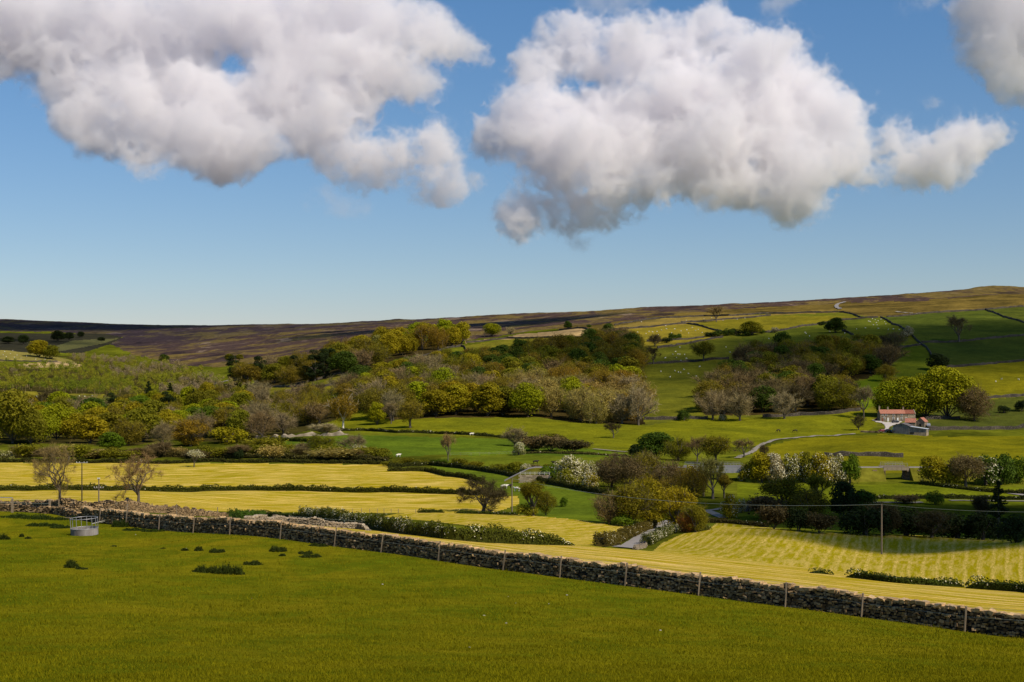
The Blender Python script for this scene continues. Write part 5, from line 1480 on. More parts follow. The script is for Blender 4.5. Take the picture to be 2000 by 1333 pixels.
hp = at(1753.6, 823.5, 600); HY = hp[1]; u = HY / F
HX0 = (1719.3 - 1000) * u; Lh = 68.7 * u
gz = min(float(ground(HX0 + k * Lh / 4, HY)) for k in range(5))
hz = (HOR - 823.0) * u
farm = put('farmhouse', None, label='long stone farmhouse with red pantile roof below the sycamores', cat='house', loc=(HX0, HY, hz))
k_ = Lh / 765.0
ev = 165 * k_; rd = ev + 2.05; Dp = 6.4; xs_ = 545 * k_
q = MB(); gable_body(q, 0, xs_, 0, Dp, -1.2, ev, rd - .1); q.build('wall', M['house'], farm)
q = MB(); gable_body(q, xs_ + .004, Lh, .06, Dp - .06, -1.2, ev - .05, rd - .2); q.build('wall', M['houseb'], farm, label='paler stone end of the house')
q = MB(); prism(q, -.1, xs_ + .1, 0, Dp, ev + .02, rd, .22); rf = q.build('roof', M['tile'], farm, label='bright red pantile roof')
q = MB(); prism(q, xs_ + .12, Lh - .3, .06, Dp - .06, ev - .05, rd - .16, .2); rf2 = q.build('roof', M['tileold'], farm, label='older dull red pantile roof')
q = MB()
for y0_, y1_ in ((-.25, Dp / 2), (Dp + .25, Dp / 2)):
    v = [(Lh - .32, y0_, ev - .25), (Lh + .1, y0_, ev - .25), (Lh + .1, y1_, rd), (Lh - .32, y1_, rd)]; q.add(v + [(a, b, c + .3) for a, b, c in v], BOXF)
q.build('gable_coping', M['stonepale'], farm)
for cx, hh, mt in ((.25, 2.0, 'stonepale'), (195 * k_, 1.45, 'stonepale'), (530 * k_, 1.5, 'house')):
    q = MB(); box(q, (cx, Dp / 2, rd - .5), (.75, .8, hh + .3)); box(q, (cx, Dp / 2, rd - .2 + hh), (.9, .95, .14))
    for e in (-.2, .2): tube(q, [(cx + e, Dp / 2, rd - .1 + hh), (cx + e, Dp / 2, rd + .35 + hh)], [.12, .1], 8)
    q.build('chimney', M[mt], rf)


def window(cx, cz, w_, h_, dark=True):
    q = MB(); y = -.05
    for dx_ in (-w_ / 2, w_ / 2): box(q, (cx + dx_, y, cz - h_ / 2), (.16, .12, h_))
    box(q, (cx, y, cz + h_ / 2), (w_ + .16, .12, .18)); box(q, (cx, y + .02, cz - .03), (w_ - .16, .06, .06)); box(q, (cx, y + .02, cz - h_ / 2), (.06, .06, h_))
    f = q.build('window', M['white'], farm)
    q = MB(); box(q, (cx, y + .05, cz - h_ / 2), (w_ - .16, .03, h_)); q.build('pane', M['glass'], f)
    q = MB(); box(q, (cx, -.1, cz - h_ / 2 - .17), (w_ + .35, .22, .14)); q.build('sill', M['stonepale'], f)


def door(cx, w_, h_, mat, frame='white', label=None):
    q = MB(); box(q, (cx, -.05, -.2), (w_, .08, h_ + .2)); d_ = q.build('door', M[mat], farm, label=label)
    q = MB()
    for e in (-1, 1): box(q, (cx + e * (w_ / 2 + .09), -.06, -.2), (.17, .14, h_ + .2))
    box(q, (cx, -.06, h_), (w_ + .36, .14, .18)); q.build('frame', M[frame], d_)


for cx in (55, 130, 285, 465): window(cx * k_, 3.55 / 4.3 * ev, .85, .95)
for cx in (85, 285, 465): window(cx * k_, 1.55, .95, 1.25)
door(50 * k_, .8, 1.9, 'redhide', 'stonepale', 'reddish brown door'); door(170 * k_, .95, 2.0, 'white', 'stonepale', 'white door'); door(380 * k_, .95, 2.0, 'white', 'stonepale', 'white door')
door(563 * k_, .9, 1.9, 'dark', 'white', 'dark doorway'); door(728 * k_, 1.1, 1.9, 'dark', 'stonepale', 'dark cart opening')
q = MB()
for cx in (355, 590): tube(q, [(cx * k_, -.1, 0), (cx * k_, -.1, ev - .1)], .07, 6)
tube(q, [(0, -.28, ev - .28), (Lh - .4, -.28, ev - .3)], .08, 6)
q.build('gutter', M['dark'], farm)

# yard: laid over the ground
def patch(name, pts, mat, label, off, rmin):
    """a flat-draped area"""
    poly = np.array([at(px, r, rmin)[:2] for px, r in pts])
    from mathutils.geometry import tessellate_polygon
    # resample the outline, drape a fine grid cut by the outline
    x0, y0 = poly.min(0); x1, y1 = poly.max(0); s = .7
    gx = np.arange(x0, x1 + s, s); gy = np.arange(y0, y1 + s, s)
    X, Y = np.meshgrid(gx, gy); Z = ground(X, Y) + off
    cx = X[:-1, :-1] + s / 2; cy = Y[:-1, :-1] + s / 2
    inside = inpoly(cx, cy, poly)
    nx = len(gx); ii, jj = np.where(inside)
    qd = np.stack([ii * nx + jj, ii * nx + jj + 1, (ii + 1) * nx + jj + 1, (ii + 1) * nx + jj], 1)
    uq, inv = np.unique(qd.ravel(), return_inverse=True)
    mb = MB(); mb.add(np.stack([X.ravel()[uq], Y.ravel()[uq], Z.ravel()[uq]], 1), inv.reshape(-1, 4), smooth=True)
    return mb.build(name, mat, label=label, cat='ground', kind='structure')


zz = lambda pts: [(1680 + a / 11.11, 760 + b / 11.11) for a, b in pts]
patch('yard', zz([(255, 678), (430, 690), (470, 712), (560, 730), (700, 728), (800, 715), (900, 705), (905, 725), (800, 765), (700, 800), (635, 840), (600, 890), (560, 950), (490, 950), (520, 900), (550, 845), (530, 785), (430, 740), (330, 712)]), M['yard'], 'pale concrete farmyard sweeping past the house', .22, 600)
patch('yard', zz([(1190, 700), (1270, 690), (1290, 760), (1200, 790)]), M['yard'], 'pale yard corner between the red roofed outbuildings', .22, 600)

# barn of weathered boards with a lean-to
bp = at(1680 + 890 / 11.11, 760 + 975 / 11.11, 600); ub = bp[1] / F; RZ = math.radians(-28)
barn = put('barn', None, label='grey weathered board barn with lean-to in front of the farmyard', cat='barn', loc=(bp[0], bp[1], bp[2]), rz=RZ)
wb = 330 / 11.11 * ub / math.cos(RZ) * .93
he, hr = 172 / 11.11 * ub, 230 / 11.11 * ub
q = MB(); gable_body(q, -wb / 2, wb / 2, 0, 9, -1, he, hr, False)
for k in range(int(wb / .55)): box(q, (-wb / 2 + .3 + k * .55, -.03, 0), (.06, .05, he - .05))
q.build('wall', M['boards'], barn)
q = MB(); prism(q, -wb / 2, wb / 2, -.3, 9.2, he, hr, .3, .1, 0, False); q.build('roof', M['sheetdark'], barn)
q = MB(); box(q, (0, -.05, he + .15), (.5, .06, .6)); q.build('window', M['dark'], barn)
lw = 8.6
q = MB(); box(q, (wb / 2 + lw / 2 + .02, 3.0, -1), (lw, 5.6, 1.9)); q.build('base_wall', M['houseb'], barn)
q = MB(); x0_, x1_ = wb / 2 + .03, wb / 2 + lw
za, zb = he - .35, he - 1.45
v = [(x0_, .35, .88), (x1_, .35, .88), (x1_, 5.7, .88), (x0_, 5.7, .88), (x0_, .35, za), (x1_, .35, zb), (x1_, 5.7, zb), (x0_, 5.7, za)]
q.add(v, BOXF)
for k in range(int(lw / .6)): box(q, (x0_ + .3 + k * .6, .31, .9), (.06, .05, za - 1.15 - k * .6 / lw * 1.1))
q.build('wall', M['boards'], barn)
v = [(x0_, -.1, za + .04), (x1_ + .3, -.1, zb), (x1_ + .3, 6, zb), (x0_, 6, za + .04)]
q = MB(); q.add(v + [(a, b, c + .12) for a, b, c in v], BOXF); q.build('roof', M['sheet'], barn, label='pale grey sheet roof of the lean-to')
q = MB(); box(q, (wb / 2 + 1.3, .1, .15), (2.2, .1, .75)); q.build('opening', M['dark'], barn)
q = MB(); box(q, (x1_ + .02, 1.5, .9), (.2, 1.6, zb - 1.0)); q.build('end_door', M['houseb'], barn)


def outbuilding(px, row, w_, l_, he, hr, rz, label, ridge_x):
    p = at(px, row, 600)
    r_ = put('outbuilding', None, label=label, cat='outbuilding', loc=tuple(p), rz=rz)
    q = MB(); gable_body(q, -w_ / 2, w_ / 2, 0, l_, -1.2, he, hr, ridge_x); q.build('wall', M['house'], r_)
    q = MB(); prism(q, -w_ / 2 - (.2 if ridge_x else 0), w_ / 2 + (.2 if ridge_x else 0), -(0 if ridge_x else .2), l_ + (0 if ridge_x else .2), he + .03, hr + .03, .25, .14, 0, ridge_x); q.build('roof', M['tile'], r_)
    q = MB(); box(q, (0, -.04, -.2), (1.0, .08, 2.0)); q.build('door', M['dark'], r_)
    return r_


outbuilding(1778, 834, 5.4, 5.0, 2.4, 4.4, math.radians(-20), 'low red roofed outbuilding peeping over the barn roof', True)
outbuilding(1797.5, 834.5, 4.6, 7.5, 2.9, 5.0, math.radians(-30), 'red roofed stone outbuilding right of the barn', False)


def car(px, row, rz, col, label, kind='car', L=4.1, rmin=600):
    p = at(px, row, rmin); p[2] += .24
    root = put('parked_' + kind, None, label=label, cat=kind, loc=tuple(p), rz=rz)
    paint = m_simple('car_paint', col, .35, .1, 2, .5)
    W_ = 1.7; H_ = 1.45 if kind == 'car' else 1.9
    prof = [(-L / 2, .35), (-L / 2, .85), (-L / 2 + .25, .95), (-L * .30, 1.0), (-L * .17, H_), (L * .22, H_), (L * .40, 1.0), (L / 2, .85), (L / 2, .35)]
    n = len(prof); v = []
    for s, tw in ((-1, 1), (1, 1)):
        for x, z in prof: v.append((x, s * W_ / 2 * (.82 if z > 1.05 else 1), z))
    q = MB(); q.add(v, [[i, i + 1, n + i + 1, n + i] for i in range(n - 1)] + [[n - 1, 0, n, 2 * n - 1]]); q.add(v[:n], np.arange(n)[::-1][None]); q.add(v[n:], np.arange(n)[None]); q.build('body', paint, root)
    q = MB()
    for s in (-1, 1): q.add([(-L * .26, s * W_ * .475, 1.02), (L * .34, s * W_ * .475, 1.02), (L * .2, s * (W_ * .41 + .02), H_ - .08), (-L * .16, s * (W_ * .41 + .02), H_ - .08)], [[0, 1, 2, 3]])
    q.add([(L * .395, -W_ * .4, 1.03), (L * .395, W_ * .4, 1.03), (L * .235, W_ * .36, H_ - .04), (L * .235, -W_ * .36, H_ - .04)], [[0, 1, 2, 3]])
    q.build('window', M['glass'], root)
    for x in (-L * .31, L * .31):
        for s in (-1, 1):
            q = MB(); tube(q, [(x, s * W_ * .42, .32), (x, s * W_ * .52, .32)], .33, 14); wh = q.build('wheel', M['dark'], root)
            q = MB(); tube(q, [(x, s * W_ * .521, .32), (x, s * W_ * .53, .32)], .18, 10); q.build('rim', M['galv'], wh)
    return root


car(1715, 822.5, .15, (.22, .015, .02), 'dark red car parked at the left end of the farmhouse')
car(1748.5, 826.8, .1, (.02, .022, .028), 'black car parked in front of the farmhouse')
car(1734, 844.5, .9, (.025, .025, .03), 'dark car at the bottom of the farmyard', 'car')
car(1722.5, 845, .3, (.16, .02, .03), 'dark red car at the bottom of the farmyard wall', 'car', 3.6)
car(1814, 834.6, 1.2, (.28, .29, .32), 'grey van parked right of the red roofed outbuilding', 'van', 4.4)


def tractor(px, row, rz, label):
    p = at(px, row, 600); p[2] += .2
    root = put('tractor', None, label=label, cat='tractor', loc=tuple(p), rz=rz)
    blue = m_simple('blue_paint', (.05, .17, .30), .4, .15, 2, .5)
    q = MB(); box(q, (.9, 0, .75), (1.9, .7, .75), taper=.9); box(q, (-.5, 0, .7), (1.2, .9, .6)); q.build('body', blue, root)
    q = MB(); box(q, (-.55, 0, 2.45), (1.35, 1.25, .1))
    for x in (-1.1, .0):
        for y in (-.55, .55): box(q, (x, y, 1.3), (.07, .07, 1.15))
    q.build('cab', blue, root)
    for x, r_, s in ((-.6, .75, 1), (-.6, .75, -1), (1.5, .45, 1), (1.5, .45, -1)):
        q = MB(); tube(q, [(x, s * .62, r_), (x, s * .98, r_)], r_, 16); q.build('wheel', M['dark'], root)
    return root


tractor(1744.5, 846.5, .3, 'blue tractor standing left of the barn')
far_wall([(1681, 845), (1700, 845.5), (1717, 846)], 'low wall along the lower side of the farm garden', 1.0, .6, 1.5, 'stone', 600)

# ------------------------------------------------------------------ poles and wires
def pole(px, row, hpx, mat, label, arms=(), rmin=100, r=.14, P=None):
    p = at(px, row, rmin) if P is None else np.array(P); H = hpx * p[1] / F
    root = put('utility_pole', None, label=label, cat='utility pole', loc=tuple(p))
    q = MB(); tube(q, [(0, 0, -1), (0, 0, H * .5), (0, 0, H)], [r * 1.1, r * .95, r * .75], 8); q.build('pole', M[mat], root)
    for zf, w_ in arms:
        q = MB(); box(q, (0, -.12, H * zf - .06), (w_, .12, .14)); a = q.build('crossarm', M['pole'] if mat != 'darkpole' else M['galv'], root)
        for e in (-.46, -.2, .2, .46):
            q = MB(); tube(q, [(e * w_, -.12, H * zf + .08), (e * w_, -.12, H * zf + .28)], [.07, .05], 6); q.build('insulator', M['white'], a)
    return root, p, H


_, pA, hA = pole(1000, 1003.5, 69, 'pole', 'pale utility pole beside the windswept tree', rmin=330, r=.16)
_, pB, hB = pole(1722, 1083, 98, 'pole', 'utility pole standing in the right hay field')
_, pC, hC = pole(160, 979, 76, 'darkpole', 'dark T-topped utility pole beside the bare sunlit tree', ((.985, 2.7),), 330)
_, pD, hD = pole(193, 986, 51, 'pole', 'shorter grey pole with a low crossarm, between the bare trees', ((.98, .5), (.64, 2.0)), 280)
_, pE, hE = pole(59, 694, 11, 'darkpole', 'tiny pole on the spur behind the pale sheep field', (), 1500, .2)


def wire(a, b, sag, label, r=.022):
    a, b = np.array(a), np.array(b); t = np.linspace(0, 1, 40)[:, None]
    p = a + (b - a) * t; p[:, 2] -= (4 * t * (1 - t) * sag)[:, 0]
    q = MB(); tube(q, p, r, 5); return q.build('overhead_wire', M['wire'], label=label, cat='wire')


tp = lambda p, h: (p[0], p[1], p[2] + h - .05)
wire(tp(pA, hA), tp(pB, hB), 2.4, 'wire strung from the windswept tree pole to the right field pole', .035)
pR = np.array([(2400 - 1000) / F * 190., 190., float(ground((2400 - 1000) / F * 190., 190.))])
wire(tp(pB, hB), (pR[0], pR[1], pR[2] + 7.6), 1.2, 'wire running off to the right from the field pole', .02)

# ------------------------------------------------------------------ fences
def fence(P, hp, label, lean=0.0, r=.05, wires=(.55, .95), group=None, mat='post', wr=.008, name='wire_fence'):
    """posts: plan points; the wires are stapled to them"""
    root = put(name, None, label=label, cat='fence', group=group, loc=tuple(P[0]))
    o = P[0]; tops = []
    for k, p in enumerate(P):
        h = hp * rng.uniform(.94, 1.06); ln = lean * rng.uniform(.4, 1.3); ly = rng.normal(0, .03)
        q = MB(); b = p - o
        q.add(np.array([(-r, -r, -.4), (r, -r, -.4), (r, r, -.4), (-r, r, -.4), (-r + ln, -r + ly, h), (r + ln, -r + ly, h), (r + ln, r + ly, h + .02), (-r + ln, r + ly, h + .02)]) + b, BOXF)
        q.build('post', M[mat], root); tops.append((b, ln, h))
    q = MB()
    for wz in wires:
        tube(q, [b + np.array([ln * wz, 0, h * wz]) - np.array([0, r, 0]) for b, ln, h in tops], wr, 4)
    q.build('wire', M['wire'], root)
    return root


def near_post(px, off=.62):
    p = wall_pt(px) - WALLN * off
    return np.array([p[0], p[1], float(ground(p[0], p[1]))])


fence([near_post(p) for p in (206, 257, 321, 388, 460, 558, 664, 755, 867, 993, 1104, 1231, 1374, 1544, 1692, 1893, 2110)], 1.36, 'leaning timber posts with wire along the foreground wall', .17, .042, (.6, .98), None, 'post', .006)
fence([at(px, r, 100) for px, r in ((565, 1021), (627, 1025.5), (707, 1031))], .95, 'three thin posts along the pale wall stub', .0, .05, (.9,))
fence([at(px, r, 300) for px, r in ((592, 1000.5), (607, 1000.5), (624, 1000.8), (640, 1001), (656, 1001), (671, 1001.2), (688, 1001.5), (706, 1001.8), (722, 1002), (737, 1002), (750, 1002), (764, 1002.3), (778, 1002.5), (812, 1003))], .95, 'row of small posts along the bottom of the far hay field', .0, .06, (.5, .95))
fence([at(px, r, 500) for px, r in ((880, 891), (900, 890.5), (920, 890), (937, 889.5), (955, 889), (975, 888.6), (1000, 888))], 1.2, 'pale post and wire fence across the green meadow', .0, .06, (.5, .95), None, 'post', .02)
fence([at(px, r, 135) for px, r in ((-6, 1000.5), (24, 1001.5), (97, 1003))], 1.32, 'stout posts with a pale wire on the low wall at the left', .0, .09, (.72, .97))
# timber rail on the low wall at the left edge
a = at(-30, 1000.5, 135); b = at(24, 1001.5, 135)
q = MB(); tube(q, [(a[0], a[1] + .12, a[2] + 1.42), (b[0], b[1] + .12, b[2] + 1.40)], .045, 6); q.build('fence_rail', M['galv'], label='pale straight rail over the low wall at the left edge', cat='rail')
for px, rw, h, lab in ((115, 1003, 1.35, 'pale upright post between the two left walls'), (345, 1008, 1.25, 'thin post by the gap in the left walls'), (425, 1010, 1.3, 'post at the end of the short ragged wall'), (487, 1012, 1.25, 'post left of the low pale wall stub')):
    p = at(px, rw, 145); q = MB(); box(q, (0, 0, -.3), (.1, .1, h + .3), taper=.9); box(q, (0, 0, h), (.11, .11, .03)); q.build('fence_post', M['post'], label=lab, cat='fence post', loc=tuple(p))
# bracing post at the end of the pale wall stub
p = at(743, 1035, 110); q = MB(); root = put('strainer_post', None, label='timber post with a slanting brace at the hedge end', cat='fence post', loc=tuple(p))
box(q, (0, 0, -.3), (.12, .12, 1.35)); q.build('post', M['post'], root); q = MB(); tube(q, [(-1.4, 0, .05), (-.05, 0, .85)], .05, 6); q.build('brace', M['post'], root)

# steel field gate leaning in the gap
ga = at(248, 1001, 150); gb_ = at(297, 1001, 150)
gr = put('field_gate', None, label='galvanised field gate standing open in the gap between the left walls', cat='gate', loc=tuple(ga))
d = gb_ - ga; q = MB()
for z0, z1 in ((.25, .35), (.45, .62), (.66, .9), (.88, 1.2)): tube(q, [(0, 0, z0), (d[0] * .92, d[1] * .92, d[2] + z1)], .03, 6)
for t in (0.0, .45, .92): tube(q, [(d[0] * t, d[1] * t, d[2] * t + .22), (d[0] * t, d[1] * t, d[2] * t + .9 + t * .32)], .03, 6)
q.build('frame', M['galv'], gr); q = MB(); box(q, (d[0], d[1], d[2] - .3), (.14, .14, 1.75)); q.build('gate_post', M['post'], gr)

# ------------------------------------------------------------------ ring feeder
fp = at(158, 1047, 60); fp[1] += 1.0; fp[2] = float(ground(fp[0], fp[1]))
fd = put('ring_feeder', None, label='round galvanised cattle feeder with barred top, standing on the pasture', cat='cattle feeder', loc=tuple(fp)); RF = 52 / 2 * fp[1] / F; HF = 1.38
t = np.linspace(0, 2 * math.pi, 49); cs, sn = np.cos(t), np.sin(t)
fd.rotation_euler = (.02, -.035, 0)
M['feeder'] = m_boards('galvanised_rusty', (.13, .11, .095), (.30, .27, .25), .8)
q = MB()
for rr, o in ((RF, 1), (RF - .015, -1)):
    v = np.concatenate([np.stack([cs * rr, sn * rr, t * 0 + z], 1) for z in (.0, .28, .56)]); f = [[k * 49 + i, k * 49 + i + 1, (k + 1) * 49 + i + 1, (k + 1) * 49 + i][::o] for k in range(2) for i in range(48)]
    q.add(v, f, smooth=True)
q.build('skirt', M['feeder'], fd)
for z, nm in ((.56, 'lower_rail'), (HF, 'top_rail')):
    q = MB(); tube(q, np.stack([cs * RF, sn * RF, t * 0 + z], 1), .026, 6, cap=False); q.build(nm, M['galv'], fd)
for k in range(16):
    a = k * 2 * math.pi / 16 + .1; q = MB(); tube(q, [(math.cos(a) * RF, math.sin(a) * RF, .5), (math.cos(a) * RF, math.sin(a) * RF, HF)], .021, 6); q.build('bar', M['galv'], fd)

# ------------------------------------------------------------------ animals
def skin(name, chains, mat, extra=1):
    V, Rr, E = [], [], []
    def vid(p, r):
        for i, q in enumerate(V):
            if sum((a - b) ** 2 for a, b in zip(p, q)) < 1e-8: return i
        V.append(p); Rr.append(r); return len(V) - 1
    for ch in chains:
        last = None
        for p, r in ch:
            i = vid(p, r)
            if last is not None: E.append((last, i))
            last = i
    me = bpy.data.meshes.new(name); me.from_pydata(V, E, [])
    o = bpy.data.objects.new(name, me); COL.objects.link(o)
    md = o.modifiers.new('s', 'SKIN'); md.use_smooth_shade = True
    for i, r in enumerate(Rr): me.skin_vertices[0].data[i].radius = (r, r)
    me.skin_vertices[0].data[0].use_root = True
    sb = o.modifiers.new('u', 'SUBSURF'); sb.levels = extra; sb.render_levels = extra
    dg = bpy.context.evaluated_depsgraph_get(); dg.update()
    m2 = bpy.data.meshes.new_from_object(o.evaluated_get(dg)); m2.name = name
    m2.materials.clear(); m2.materials.append(mat)
    bpy.data.objects.remove(o); bpy.data.meshes.remove(me)
    return m2


def quad(s, legs, body, neck, head, tail=None):
    ch = [body, [body[-1]] + neck + head]
    for x, y, zt, r, back in legs:
        root = min(body, key=lambda q: abs(q[0][0] - x))
        k = -.05 if back else .03
        ch.append([root, ((x, y, zt), r * 1.7), ((x + (.06 if back else 0), y, zt * .62), r * 1.1), ((x + k * 1.2, y, zt * .34), r * .8), ((x, y, .06), r * .75), ((x + .05, y, .02), r * .8)])
    if tail: ch.append([body[0]] + tail)
    return ch


sh_body = [((-.42, 0, .60), .21), ((-.15, 0, .62), .27), ((.15, 0, .61), .27), ((.40, 0, .62), .21)]
sh_legs = [(-.36, .13, .40, .05, 1), (-.36, -.13, .40, .05, 1), (.33, .12, .40, .05, 0), (.33, -.12, .40, .05, 0)]
SHEEP = [skin('sheep', quad(1, sh_legs, sh_body, [((.56, 0, .74), .11)], [((.70, 0, .84), .085), ((.84, 0, .78), .05)]), M['wool']),
         skin('sheep', quad(1, sh_legs, sh_body, [((.58, 0, .50), .11)], [((.70, 0, .30), .08), ((.77, 0, .16), .05)]), M['wool'])]
SP = {
 'in the long green field between the two woods': [(1254, 713.5), (1291, 727.5), (1318, 726), (1325, 728.5), (1335, 723.5), (1345, 731.5), (1260, 737.5), (1263, 738.5), (1309, 738), (1360, 737), (1366, 718), (1380, 746), (1329, 729)],
 'round the lone spreading tree': [(1299, 701), (1314, 693.5), (1319, 688.5), (1324, 693.5), (1328, 693.7), (1321, 700), (1337, 694), (1340, 702), (1328, 679.5), (1418, 679.5), (1426, 689.5), (1330, 706), (1338, 706.5), (1346, 706), (1349, 705.5)],
 'in the yellow green field above the middle wood': [(1262, 653), (1275, 650), (1283, 649), (1292, 646), (1302, 644), (1318, 644), (1330, 648), (1341, 646), (1352, 641), (1364, 645), (1371, 651), (1300, 638), (1268, 649), (1286, 655), (1345, 652), (1245, 650), (1312, 652), (1358, 647)],
 'in the green sheep field above the right wood': [(1704, 624), (1709, 626), (1715, 628), (1711, 632), (1706, 636), (1713, 636), (1728, 630), (1730, 634), (1721, 625), (1700, 630), (1697, 629), (1673, 644), (1690, 642), (1715, 643), (1735, 645), (1745, 644), (1756, 645), (1572, 651), (1574, 653), (1581, 658), (1604, 656), (1605, 660), (1536, 659), (1513, 662), (1502, 663), (1620, 649), (1650, 652)],
 'on the pale spur at the left edge': [(6, 694), (12, 698), (20, 692), (28, 699), (33, 695), (9, 688), (25, 686), (52, 697), (83, 704), (88, 703), (70, 703), (41, 701)],
 'in the left sheep field': [(112, 774), (122, 776), (116, 780), (125, 780), (131, 777), (140, 782), (148, 779), (155, 775), (165, 776), (174, 778), (180, 774), (143, 788), (60, 774), (72, 776), (135, 786)],
 'in the yellow field at the right edge': [(1956, 742), (1990, 743), (1945, 747)],
 'on the straw strip under the top wall': [(1253, 630), (1375, 624), (1390, 622), (1412, 627), (1440, 625), (1455, 623), (1310, 634), (1340, 627)],
}
for where, pts in SP.items():
    pts = sorted(pts)
    for k, (px, r) in enumerate(pts):
        p = at(px, r, 500); s = R.uniform(1.15, 1.45)
        o = put('sheep', SHEEP[R.randrange(2)], label=f'{ORD[k]} white sheep from the left {where}', cat='sheep', group='sheep ' + where, loc=(p[0], p[1], p[2] - .02), rz=R.uniform(0, 6.28)); o.scale = (s, s, s)

ho_body = [((-.70, 0, 1.22), .28), ((-.3, 0, 1.2), .30), ((.2, 0, 1.18), .31), ((.62, 0, 1.22), .27)]
ho_legs = [(-.66, .2, .85, .085, 1), (-.66, -.2, .85, .085, 1), (.6, .18, .85, .08, 0), (.6, -.18, .85, .08, 0)]
HORSE = skin('horse', quad(1, ho_legs, ho_body, [((.92, 0, 1.12), .19), ((1.18, 0, .78), .14)], [((1.33, 0, .46), .12), ((1.42, 0, .12), .07)], [((-.98, 0, 1.1), .07), ((-1.05, 0, .6), .05)]), M['darkhide'])
for px, r, rz, lab in ((1520.5, 845, 3.4, 'dark horse grazing in the meadow, the left of two'), (1553.5, 845.5, 3.0, 'dark horse grazing in the meadow, the right of two')):
    p = at(px, r, 600); o = put('horse', HORSE, label=lab, cat='horse', group='two horses in the meadow', loc=tuple(p), rz=rz); o.scale = (1.15,) * 3
co_body = [((-.8, 0, 1.08), .33), ((-.3, 0, 1.05), .38), ((.3, 0, 1.03), .39), ((.75, 0, 1.06), .32)]
co_legs = [(-.74, .24, .7, .09, 1), (-.74, -.24, .7, .09, 1), (.68, .22, .7, .09, 0), (.68, -.22, .7, .09, 0)]
cow_ch = quad(1, co_legs, co_body, [((1.02, 0, 1.16), .2)], [((1.28, 0, 1.22), .16), ((1.52, 0, 1.08), .10)], [((-1.12, 0, 1.0), .05), ((-1.16, 0, .5), .04)])
COW = {c: skin('cow', cow_ch, M[c]) for c in ('darkhide', 'redhide', 'wool')}
for px, r, c, rz, lab in ((1046, 906, 'darkhide', .3, 'black cow in the meadow behind the railway, left of two'), (1083, 908, 'darkhide', 2.9, 'black cow in the meadow behind the railway, right of two'), (914, 850, 'redhide', .2, 'brown cow by the thin hedge of the bright meadow'), (921, 851, 'wool', .4, 'white cow beside the brown cow'), (985, 955, 'wool', .1, 'white cow in the green wedge behind the windswept tree'), (993, 954, 'darkhide', .3, 'black cow beside the white one behind the windswept tree'), (1010, 960, 'wool', 2.6, 'white cow right of the pale utility pole'), (778, 893, 'wool', .6, 'pale cow in the scrub near the cream hawthorn')):
    p = at(px, r, 380); put('cow', COW[c], label=lab, cat='cow', group='cattle in the valley', loc=tuple(p), rz=rz)

# ------------------------------------------------------------------ rough growth in the pasture
def tuft(px, row, wpx, hpx, label, col=(.045, .060, .010), n=None, P=None, name='rush_tuft'):
    p = at(px, row, 35); s = p[1] / F; W_ = wpx * s; H_ = hpx * s
    n = n or int(260 + 260 * W_)
    a = rng.uniform(0, 6.28, n); d = np.sqrt(rng.random(n)) * .5
    x = np.cos(a) * d * W_; y = np.sin(a) * d * min(W_, 1.1 + W_ * .2)
    lump = .55 + .45 * np.sin(x * 2.6 / max(.6, W_ * .25) + px) ** 2
    hh = H_ * np.clip(1.05 - (d * 1.9) ** 3, .2, 1) * lump * rng.uniform(.6, 1.1, n)
    z = ground(p[0] + x, p[1] + y) - p[2]
    b = np.stack([x, y, z - .03], 1); dd = unit(n) * .42; dd[:, 2] = 1; dd[:, :2] += np.stack([x, y], 1) * .25 / max(W_, .5); dd /= np.linalg.norm(dd, axis=1)[:, None]
    mb = MB(); twigs(mb, b, dd, hh, rng.uniform(.012, .03, n), rng.random(n))
    k = rng.integers(0, n, n // 2); leaf_quads(mb, b[k] + dd[k] * (hh[k] * rng.uniform(.4, .95, len(k)))[:, None], dd[k], .11, rng.random(len(k)), 0, 1.0)
    o = mb.build(name, [M['leaf']], label=label, cat='tuft' if name == 'rush_tuft' else 'nettle patch', loc=tuple(p), group='rough tufts in the pasture'); o.color = (*col, 1)
    return o


for a in ((140, 1109, 30, 20, 'dark spiky rush tuft nearer than the feeder'), (160, 1112, 26, 7, 'low straggling growth right of the spiky tuft'), (402, 1118, 54, 18, 'left half of the large dark nettle clump'), (445, 1121, 68, 27, 'right half of the large dark nettle clump'),
          (494, 1103, 38, 12, 'low dark tuft right of the nettle clump'), (543, 1077, 36, 15, 'rounded dark tuft below the foreground wall'), (597, 1082, 30, 9, 'flat tuft right of the rounded one'), (606, 1088, 48, 9, 'straggling low tuft below the flat one'), (551, 1086, 14, 6, 'small tuft under the rounded one'),
          (8, 1054, 24, 14, 'dark tuft at the left edge of the pasture'), (42, 1049, 9, 8, 'small tuft right of the left edge one'), (55, 1053, 14, 6, 'flat little tuft left of the feeder'), (361, 1076, 14, 10, 'small tuft by a pale stone, first of three'), (388, 1076, 18, 11, 'small tuft, second of three below the wall'), (424, 1079, 32, 11, 'wider tuft, third of three below the wall'),
          (318, 1072, 12, 3, 'flat little tuft left of the three small ones'), (222, 1068, 12, 4, 'flat little tuft right of the feeder'), (622, 1067, 40, 8, 'dark growth along the wall foot')):
    tuft(*a)
